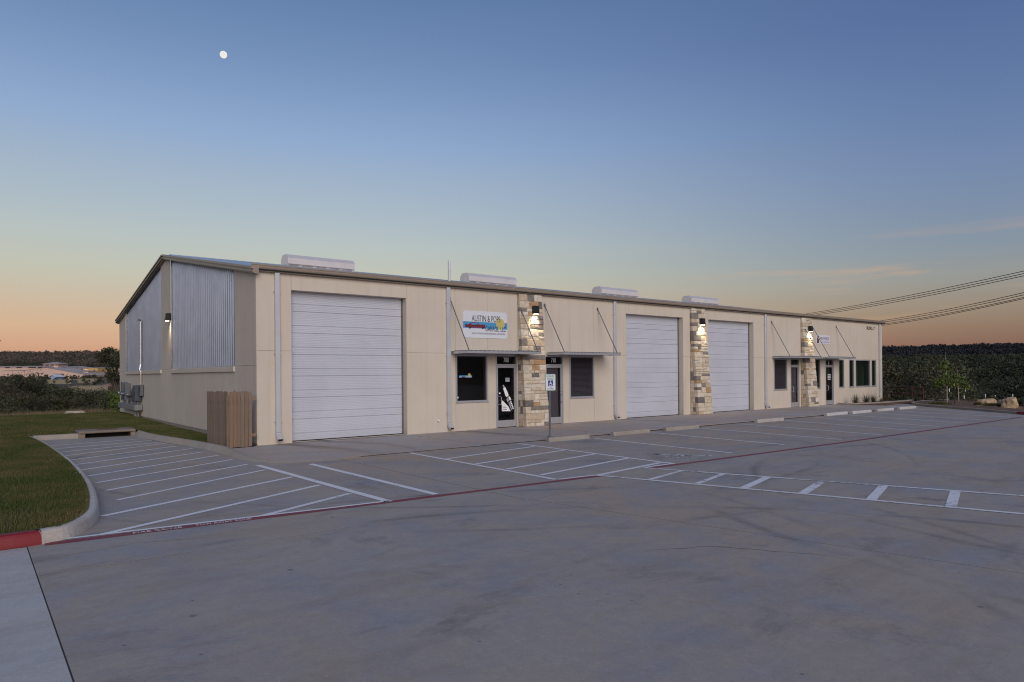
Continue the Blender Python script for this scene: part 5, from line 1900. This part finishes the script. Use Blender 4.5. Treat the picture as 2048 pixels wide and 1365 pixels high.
def sapling(px, D, h, label, crown_spec, stake):
    x, y = at(px, D)
    o = empty('young_tree', (x, y, -0.05))
    tag(o, label, 'tree', 'young staked trees')
    Rr = Vector((math.sin(YAW), -math.cos(YAW), 0))
    top = Vector((-0.18, 0.0, h))
    MB().tube([(0, 0, -0.1), (-0.03, 0, h * .35), (-0.08, 0.01, h * .65), top], [0.032, 0.026, 0.018, 0.006], 7).build('trunk', M['pale_bark'], o)
    vs = []
    br = MB()
    for u, zz, rad, n in crown_spec:
        c = Rr * u + Vector((0, 0, zz))
        n = int(n * 1.15)
        p = rng.normal(size=(n, 3)) * np.array([rad, rad, rad * .55]) * 0.44 + np.array(c)
        vs.append(leaf_quads(p, 0.105 * rng.uniform(.6, 1.4, n)))
        f = max(0.25, min(0.95, (zz - 0.25) / h))
        br.tube([Vector((-0.08 * f, 0, h * f * .9)), tuple(c)], [0.010, 0.004], 5)
    v = np.vstack(vs)
    link('crown', np_mesh('crown', v, quad_idx(v), M['leaf_bright']), o)
    br.build('branches', M['pale_bark'], o)
    if stake:
        MB().cyl((0.10, -0.05, -0.1), 0.018, stake, 6).build('stake', M['post_dark'], o)


sapling(1894, 37.6, 2.95, 'taller young tree with bright green leaves in the kerbside bed', [(-.15, 2.35, .26, 150), (-.28, 2.1, .3, 190), (0.0, 2.0, .25, 130), (-.05, 1.65, .22, 90), (-.45, 1.35, .36, 260), (-.15, 1.30, .42, 320), (.22, 1.32, .34, 220), (.42, 1.15, .28, 130), (-.55, 1.1, .22, 90)], None)
sapling(1917, 39.5, 1.95, 'shorter young tree with sparse leaves right of the taller one', [(-.15, 1.6, .28, 150), (.1, 1.45, .3, 170), (.3, 1.15, .28, 130), (.42, .9, .24, 90), (-.3, 1.3, .22, 90)], None)
x, y = at(1908.5, 36.0)
o = empty('marker_post', (x, y, -0.05))
tag(o, 'dark thin post with orange tip between the two young trees', 'post', 'thin posts in the bed')
MB().cyl((0, 0, 0), 0.02, 1.1, 6).build('post', M['post_dark'], o)
MB().cyl((0, 0, 1.1), 0.022, 0.14, 6).build('tip', M['dirt_path'], o)
for px, D, t0, t1, lb in ((1898.5, 44, 777, 784, 'white-tipped thin post just right of the taller young tree'), (1930.5, 44, 776.5, 783.5, 'tallest white-tipped post right of the shorter young tree'),
                          (1928, 41, 791, 798, 'low tilted white-tipped post below the tallest one'), (1970.5, 43, 788.5, 795.5, 'white-tipped post above the left boulder'),
                          (1990, 44, 791, 795, 'faint short post between the two boulders'), (2025, 43, 788.5, 796, 'white-tipped post above the right boulder')):
    x, y = at(px, D)
    z = float(terrain_z(x, y))
    o = empty('marker_post', (x, y, z))
    tag(o, lb, 'post', 'thin posts in the bed')
    a, b = ztop(t1, px, D) - z, ztop(t0, px, D) - z
    MB().cyl((0, 0, -0.1), 0.018, a + 0.1, 6).build('post', M['post_dark'], o)
    MB().cyl((0, 0, a), 0.026, b - a, 6).build('tip', M['post_white'], o)
# soil bank behind the far kerb
m_ = MB()
ke = smooth_path(EDGE_E + [(38.6, -2.25), (41.0, -2.6)], 4)
ke = [(26.6, -12.1)] + ke
vs, fs = [], []
for i, (x, y) in enumerate(ke):
    p0 = Vector(ke[max(i - 1, 0)])
    p1 = Vector(ke[min(i + 1, len(ke) - 1)])
    d = (p1 - p0).normalized()
    nn = Vector((d.y, -d.x))
    for o_, z_ in ((-0.13, 0.095), (1.2, 0.10), (2.6, 0.03), (4.2, -0.25), (6.2, -1.6)):
        q = Vector((x, y)) + nn * o_
        vs.append((q.x, q.y, z_ + random.uniform(-.02, .02) * (o_ > 0)))
for i in range(len(ke) - 1):
    for k in range(4):
        fs.append((i * 5 + k, i * 5 + k + 1, (i + 1) * 5 + k + 1, (i + 1) * 5 + k))
sb = m_.add(vs, fs).build('soil_bank', M['soil'], smooth=True)
tag(sb, kind='structure')
x, y = at(1972, 36.2)
rock(x, y, 0.04, 0.85, 0.6, 0.42, 3, 'limestone', 'low wide tan boulder behind the far kerb', 'boulders behind the far kerb', rz=-0.6)
x, y = at(2019, 33.8)
rock(x, y, 0.03, 0.92, 0.7, 0.62, 9, 'limestone', 'largest tan boulder at the right edge behind the kerb', 'boulders behind the far kerb', rz=-0.3)
x, y = at(2005, 34.6)
rock(x, y, 0.04, 0.42, 0.4, 0.42, 21, 'pale_rock', 'small pale rock tucked beside the largest boulder', 'boulders behind the far kerb')
# low bushes in the bed
for i, (px, D, w, h, lb) in enumerate(((1878, 40, 0.55, 0.40, 'low grey-green bush left of the taller young tree'), (1906, 41, 0.5, 0.38, 'low bush between the two young trees'), (1941, 40, 0.62, 0.50, 'low bush left of the left boulder'),
                                       (1984, 38.5, 0.6, 0.46, 'low bush right behind the left boulder'), (2014, 37.5, 0.5, 0.42, 'low bush behind the largest boulder'), (2046, 36, 0.55, 0.48, 'low bush cut by the right edge of the picture'),
                                       (1817, 42.5, 0.6, 0.34, 'low bush at the end of the red railing'), (1797, 43, 0.45, 0.25, 'small bush below the red railing'), (1846, 45, 1.5, 0.95, 'dark wide bush left of the young trees'))):
    x, y = at(px, D)
    plant('bush', x, y, w, h, 420, 0.06, 'leaf_shrub' if i != 8 else 'leaf_dark', lb, 'bush', 'low bushes in the kerbside bed', lobes=9, base=0.15, stems=3, z=max(float(terrain_z(x, y)), -0.05) if i < 6 else float(terrain_z(x, y)) + (0.3 if i != 8 else 0.5))
for i, (px, D, w) in enumerate(((1880, 36.4, 0.9), (1985, 34.8, 0.8), (1955, 35.6, 0.3))):
    x, y = at(px, D)
    n = 900
    xx = rng.normal(x, w * .3, n)
    yy = rng.normal(y, w * .25, n)
    xx = x + (xx - x).clip(-w * .45, w * .45)
    yy = y + (yy - y).clip(-w * .45, w * .45)
    v = blades(n, xx, yy, lambda a, b: np.full(len(a), 0.08), 0.12, 0.03)
    o = link('grass_tuft', np_mesh('grass_tuft', v, np.arange(len(v)).reshape(-1, 3), M['grass_blade']))
    tag(o, ['low green grass tuft near the kerb left of the young trees', 'low green grass tuft in front of the left boulder', 'tiny dry tuft at the kerb left of the boulder'][i], 'grass', 'grass tufts in the bed')

# ---- wooded valley to the right: nearest trees are things, the rest one wood
rt = random.Random(17)
near = []
tries = 0
while len(near) < 40 and tries < 4000:
    tries += 1
    D = rt.uniform(50, 105)
    px = rt.uniform(1700, 2200)
    x, y = at(px, D)
    if any(math.hypot(x - a, y - b) < 4.2 for a, b, *_ in near):
        continue
    near.append((x, y, px, D))
near.sort(key=lambda t: t[3])
# label the near trees by their kind and their order from left to right inside each kind
kinds = ['dark evergreen', 'olive rounded', 'brownish sparse', 'grey-green broad']
kd = [(i * 7) % 4 for i in range(len(near))]
for kk in range(4):
    grp = sorted([i for i in range(len(near)) if kd[i] == kk], key=lambda i: near[i][2])
    for r_, i in enumerate(grp):
        x, y, px, D = near[i]
        h = rt.uniform(5.0, 8.0)
        h = max(3.2, min(h, ztop(726, px, D) - float(terrain_z(x, y))))
        w = h * rt.uniform(0.75, 1.05)
        words = ['first', 'second', 'third', 'fourth', 'fifth', 'sixth', 'seventh', 'eighth', 'ninth', 'tenth', 'eleventh', 'twelfth', 'thirteenth']
        plant('woodland_tree', x, y, w, h, 2600, 0.20, ['leaf_dark', 'forest', 'leaf_shrub', 'forest'][kk], '%s tree beyond the far kerb, %s such tree from the left' % (kinds[kk], words[r_]), 'tree', 'near trees of the valley wood', lobes=18, base=0.2, trunk=True, fill=0.45)

vs = []
def scatter(nt_, d0, d1, p0, p1, hmin, hmax, nleaf, leaf):
    u = rng.uniform(0, 1, nt_)
    D = np.sqrt(d0 ** 2 + u * (d1 ** 2 - d0 ** 2))
    px = rng.uniform(p0, p1, nt_)
    X = CAM.x + Vv[0] * D + Rv[0] * (px - 1024) / 1371.8 * D
    Y = CAM.y + Vv[1] * D + Rv[1] * (px - 1024) / 1371.8 * D
    Z = terrain_z(X, Y)
    for x, y, z in zip(X, Y, Z):
        h = random.uniform(hmin, hmax)
        p, _, dn = crown_points(nleaf, h * random.uniform(.85, 1.2), h, 7, 0.25, 0.8)
        vs.append(leaf_quads(p + np.array([x, y, z]), leaf * rng.uniform(.6, 1.4, nleaf), dn))


def wood(name, mat, label):
    v = np.vstack(vs)
    o = link(name, np_mesh(name, v, quad_idx(v), M[mat]))
    tag(o, label, 'wood', kind='stuff')
    vs.clear()


scatter(330, 95, 230, 1640, 2200, 5, 8, 700, 0.36)
scatter(900, 230, 470, 1640, 2180, 5, 8.5, 260, 0.75)
wood('woodland', 'forest', 'dense dark wood filling the valley to the right of the building')
scatter(2600, 1000, 1500, 1600, 2160, 6, 10, 34, 2.6)
wood('ridge_wood', 'leaf_ridge', 'wooded blue-dark ridge on the right horizon')
scatter(3800, 950, 1600, -160, 420, 5, 9, 34, 2.4)
wood('hill_wood', 'leaf_far', 'scrub covering the long hill on the left horizon')
scatter(150, 85, 215, -160, 100, 1.6, 3.0, 260, 0.32)
scatter(70, 85, 190, 100, 330, 1.0, 1.7, 200, 0.3)
scatter(260, 225, 420, -160, 330, 1.6, 3.0, 130, 0.5)
scatter(900, 480, 960, -160, 420, 3.0, 6.0, 60, 1.3)
wood('valley_brush', 'leaf_dark', 'dark brush in the low ground in front of the school')

# ================================================================== distant school, left horizon
SD = 450.0
VV = Vector((math.cos(YAW), math.sin(YAW), 0))
RR = Vector((math.sin(YAW), -math.cos(YAW), 0))
kpx = SD / 1371.8


def school_thing(name, px, D, label, cat='building', group='school buildings on the left horizon'):
    x, y = at(px, D)
    o = empty(name, (x, y, 0), YAW - math.pi / 2)
    tag(o, label, cat, group)
    return o
# local frame: +X right in the picture, +Y away from the station, Z up; helper turns picture rows into heights


def zz(py, px, D=SD):
    return ztop(py, px, D)


def hall(px0, px1, top, bot, D, depth, roof, label, wall='school_wall', wins=(), glow=(), name='school_hall', over=0.6):
    """flat-fronted hall: front wall from px0 to px1, low pitched roof of given picture height"""
    pc = (px0 + px1) / 2
    k = D / 1371.8
    o = school_thing(name, pc, D, label)
    h = (px1 - px0) / 2 * k
    z0, z1 = -3.0, zz(top, pc, D)
    MB().box(-h, h, 0, depth, z0, z1).build('wall', M[wall], o)
    zr = zz(roof, pc, D)
    MB().add([(-h - over, -over, z1 + .02), (h + over, -over, z1 + .02), (h + over, depth + over, z1 + .02), (-h - over, depth + over, z1 + .02), (-h * .9, depth / 2, max(zr, z1 + .4)), (h * .9, depth / 2, max(zr, z1 + .4))],
             [(0, 1, 5, 4), (1, 2, 5), (2, 3, 4, 5), (3, 0, 4), (0, 3, 2, 1)]).build('roof', M['school_roof'], o)
    for lst, mt in ((wins, 'school_window'), (glow, 'window_glow')):
        for a, b, t, u in lst:
            w = MB().box((a - pc) * k, (b - pc) * k, -0.12, -0.02, zz(u, pc, D), zz(t, pc, D)).build('window', M[mt], o)
    return o


hall(-30, 88, 734.6, 760, 470, 22, 732.0, 'long low pale school hall with dark clerestory windows at far left', wins=[(-20, -6, 735.2, 737), (10, 20, 735.0, 736.6), (33, 44, 735.0, 736.8), (57, 72, 735.2, 737), (76, 85, 735.2, 737)])
# gable-ended hall in front
pc, D_ = 92, 430
o = school_thing('school_gymnasium', pc, D_, 'broad pale school hall with low gable end facing the lot')
k_ = D_ / 1371.8
P2 = lambda px, py: ((px - pc) * k_, zz(py, pc, D_))
MB().prism([((48 - pc) * k_, -3), ((180 - pc) * k_, -3), P2(180, 752), P2(150, 746), P2(92, 735.5), P2(48, 741)], 0, 40, 'y').build('wall', M['school_wall'], o)
MB().box((5 - pc) * k_, (48 - pc) * k_ - .02, 0.05, 40, -3, zz(741.2, pc, D_)).build('wall', M['school_wall'], o)
MB().add([(*[(3 - pc) * k_, -0.5], zz(741, pc, D_)), ((48 - pc) * k_, -0.5, zz(741, pc, D_)), ((92 - pc) * k_, -0.5, zz(735.2, pc, D_)), ((180.5 - pc) * k_, -0.5, zz(751.6, pc, D_)),
          ((12 - pc) * k_, 41, zz(737.2, pc, D_)), ((48 - pc) * k_, 41, zz(736, pc, D_)), ((92 - pc) * k_, 41, zz(735.0, pc, D_)), ((180.5 - pc) * k_, 41, zz(751.4, pc, D_))],
         [(0, 1, 5, 4), (1, 2, 6, 5), (2, 3, 7, 6)]).build('roof', M['school_roof'], o)
for px in (25, 36, 49, 58, 66):
    MB().box((px - pc) * k_ - .12, (px - pc) * k_ + .12, -0.15, -0.02, -3, zz(741.8, pc, D_)).build('downpipe', M['school_tan'], o)
for a, b, t, u in ((89, 91, 749.5, 754), (94, 96, 749.5, 754), (134.5, 136.5, 748.5, 749.8), (135.5, 138, 753, 755), (141, 143, 753.5, 755), (146, 148, 753.5, 755), (151, 153, 753.5, 755), (156, 159, 752, 755)):
    MB().box((a - pc) * k_, (b - pc) * k_, -0.12, -0.02, zz(u, pc, D_), zz(t, pc, D_)).build('window', M['school_window'], o)
MB().box((113.5 - pc) * k_, (128 - pc) * k_, -3, -0.03, zz(749.5, pc, D_), zz(748, pc, D_)).build('porch_roof', M['school_tan'], o)
for px in (114.5, 119, 123, 127):
    MB().box((px - pc) * k_ - .3, (px - pc) * k_ + .3, -2.9, -2.3, -3, zz(749.6, pc, D_)).build('porch_column', M['school_tan'], o)
MB().box((29 - pc) * k_, (46 - pc) * k_, -3, -0.03, zz(750.5, pc, D_), zz(749, pc, D_)).build('porch_roof', M['school_tan'], o)
# tower pavilion
pc, D_ = 101, 480
o = school_thing('school_tower', pc, D_, 'square pale tower with flat hipped roof rising above the school halls')
k_ = D_ / 1371.8
w_ = 15 * k_
MB().box(-w_, w_, 0, 2 * w_, -2, zz(728.6, pc, D_)).build('wall', M['school_wall'], o)
e_ = 18.5 * k_
za_, zb_ = zz(728.4, pc, D_), zz(724.8, pc, D_)
MB().add([(-e_, -1.2, za_), (e_, -1.2, za_), (e_, 2 * w_ + 1.2, za_), (-e_, 2 * w_ + 1.2, za_), (-1.5, w_, zb_), (1.5, w_, zb_)], [(0, 1, 5, 4), (1, 2, 5), (2, 3, 4, 5), (3, 0, 4), (0, 3, 2, 1)]).build('roof', M['school_roof'], o)
for a, b, t, u in ((87, 89, 730, 731.8), (91, 98.5, 730, 731.8), (101, 108.5, 730, 731.8), (111, 115, 730, 731.8), (101, 109, 736, 738), (111.5, 115, 736, 738)):
    MB().box((a - pc) * k_, (b - pc) * k_, -0.12, -0.02, zz(u, pc, D_), zz(t, pc, D_)).build('window', M['school_window'], o)
hall(118, 150, 735.5, 760, 475, 20, 733, 'pale school wing right of the tower', wins=[(124, 133, 734.9, 736.2)])
hall(137, 180, 737.4, 760, 455, 18, 735.4, 'grey-roofed school wing with warm lit windows', wall='school_wall', wins=[(160, 166, 738.4, 740)], glow=[(147, 153, 738.3, 740.2), (155, 159, 738.3, 740.2), (169, 174, 738.3, 740.2)])
hall(125, 176, 743.4, 760, 440, 10, 741.6, 'low grey-roofed school wing in front of the lit one', wall='school_wall', wins=[(138, 146, 745, 747.5), (149, 155, 745, 747.5)])
hall(177, 195, 736.4, 760, 452, 16, 735.6, 'tall yellow school block near the leaning tree', wall='school_yellow', wins=[(187.5, 190, 740, 746), (180, 183, 743, 747)], over=0.2)
hall(200, 250, 738, 760, 462, 18, 735.2, 'pale school wing farthest right beside the leaning tree', wins=[(204, 210, 738.6, 740), (212, 219, 738.6, 740)], glow=[(221, 230, 738.4, 739.6)])
hall(172, 184, 751, 762, 420, 6, 749, 'small pale pavilion with dark opening in front of the school', wins=[(174, 180, 752, 754.5)], over=0.3)
# small blue-roofed shed nearer the brush
pc, D_ = 105.5, 300
x, y = at(pc, D_)
o = empty('shed', (x, y, 0), YAW - math.pi / 2)
tag(o, 'small blue gabled shed in front of the pale school hall', 'shed')
k_ = D_ / 1371.8
P2 = lambda px, py: ((px - pc) * k_, zz(py, pc, D_))
MB().prism([((101.5 - pc) * k_, -4), ((111 - pc) * k_, -4), P2(111, 753.5), P2(105.5, 750.5), P2(101.5, 753.5)], 0, 5, 'y').build('wall', M['shed_blue'], o)
MB().prism([P2(98, 754.6), P2(98.3, 754.0), P2(105.5, 749.6), P2(113, 754.0), P2(113.4, 754.6), P2(105.5, 750.45)], -0.5, 5.5, 'y').build('roof', M['sign_white'], o)
# khaki retaining walls and dirt path
for a, b, t, D_, lb in ((137, 216, 773, 215, 'long khaki retaining wall below the school'), (155, 188, 758.5, 300, 'short khaki wall in front of the school, right one'), (92, 142, 760.5, 290, 'short khaki wall in front of the school, left one')):
    pc = (a + b) / 2
    x, y = at(pc, D_)
    o = empty('retaining_wall', (x, y, 0), YAW - math.pi / 2)
    tag(o, lb, 'wall', 'retaining walls below the school')
    k_ = D_ / 1371.8
    nseg = 5
    for i in range(nseg):
        x0 = (a - pc + (b - a) * i / nseg) * k_
        x1 = (a - pc + (b - a) * (i + 1) / nseg) * k_ - 0.03
        MB().box(x0, x1, 0, 0.5, -6, zz(t, pc, D_) - 0.0).build('wall_panel', M['khaki_wall'], o)
    MB().box((a - pc) * k_ - .1, (b - pc) * k_ + .1, -0.08, 0.58, zz(t, pc, D_) + .003, zz(t, pc, D_) + 0.2).build('coping', M['khaki_wall'], o)
pts = [(205, 776.5, 216), (216, 774, 222), (228, 770, 232), (244, 764, 250), (262, 758, 270)]
m_ = MB()
vs2, fs2 = [], []
for i, (px, py, D_) in enumerate(pts):
    for dD in (0, 9):
        x, y = at(px, D_ + dD)
        vs2.append((x, y, zz(py, px, D_) + (0.9 if dD else 0.0)))
        if dD == 0:
            vs2.append((x, y, zz(py, px, D_) - 3))
for i in range(len(pts) - 1):
    a = 3 * i
    fs2 += [(a, a + 2, a + 5, a + 3), (a, a + 3, a + 4, a + 1)]
dp = m_.add(vs2, fs2).build('dirt_path', M['dirt_path'])
tag(dp, kind='structure')

# ================================================================== power lines
cabs = [((2048, 543.0), (1640, 624.0)), ((2048, 548.0), (1655, 624.5)), ((2048, 552.5), (1668, 625.5)),
        ((2048, 586.0), (1770, 641.0)), ((2048, 590.5), (1772, 644.0)), ((2048, 595.5), (1772, 648.0)), ((2048, 598.0), (1775, 650.0))]
words = ['topmost cable of the upper three power lines', 'middle cable of the upper three power lines', 'lowest cable of the upper three power lines',
         'topmost cable of the lower four power lines', 'second cable from the top of the lower four power lines', 'third cable from the top of the lower four power lines', 'lowest cable of the lower four power lines']
for (a, b), lb in zip(cabs, words):
    D0, D1 = 50.0, 78.0
    pa = Vector((*at(a[0], D0), ztop(a[1], a[0], D0)))
    pb = Vector((*at(b[0], D1), ztop(b[1], b[0], D1)))
    d = pb - pa
    pts = []
    for k in range(31):
        s = -1.2 + 3.6 * k / 30
        p = pa + d * s
        p.z += 0.55 * (s - 0) * (s - 1)
        pts.append(p)
    o = MB().tube(pts, 0.025, 6).build('power_line', M['cable'])
    tag(o, lb, 'cable', 'power lines to the right')

# ================================================================== moon
bm = bmesh.new()
bmesh.ops.create_uvsphere(bm, u_segments=32, v_segments=20, radius=38.0)
me = bpy.data.meshes.new('moon')
bm.to_mesh(me)
bm.free()
me.materials.append(M['moon'])
me.polygons.foreach_set('use_smooth', [True] * len(me.polygons))
mo = link('moon', me, None, CAM + Vector((0.24947, 0.88317, 0.39720)) * 9000)
tag(mo, 'small bright white moon high in the left sky', 'moon')
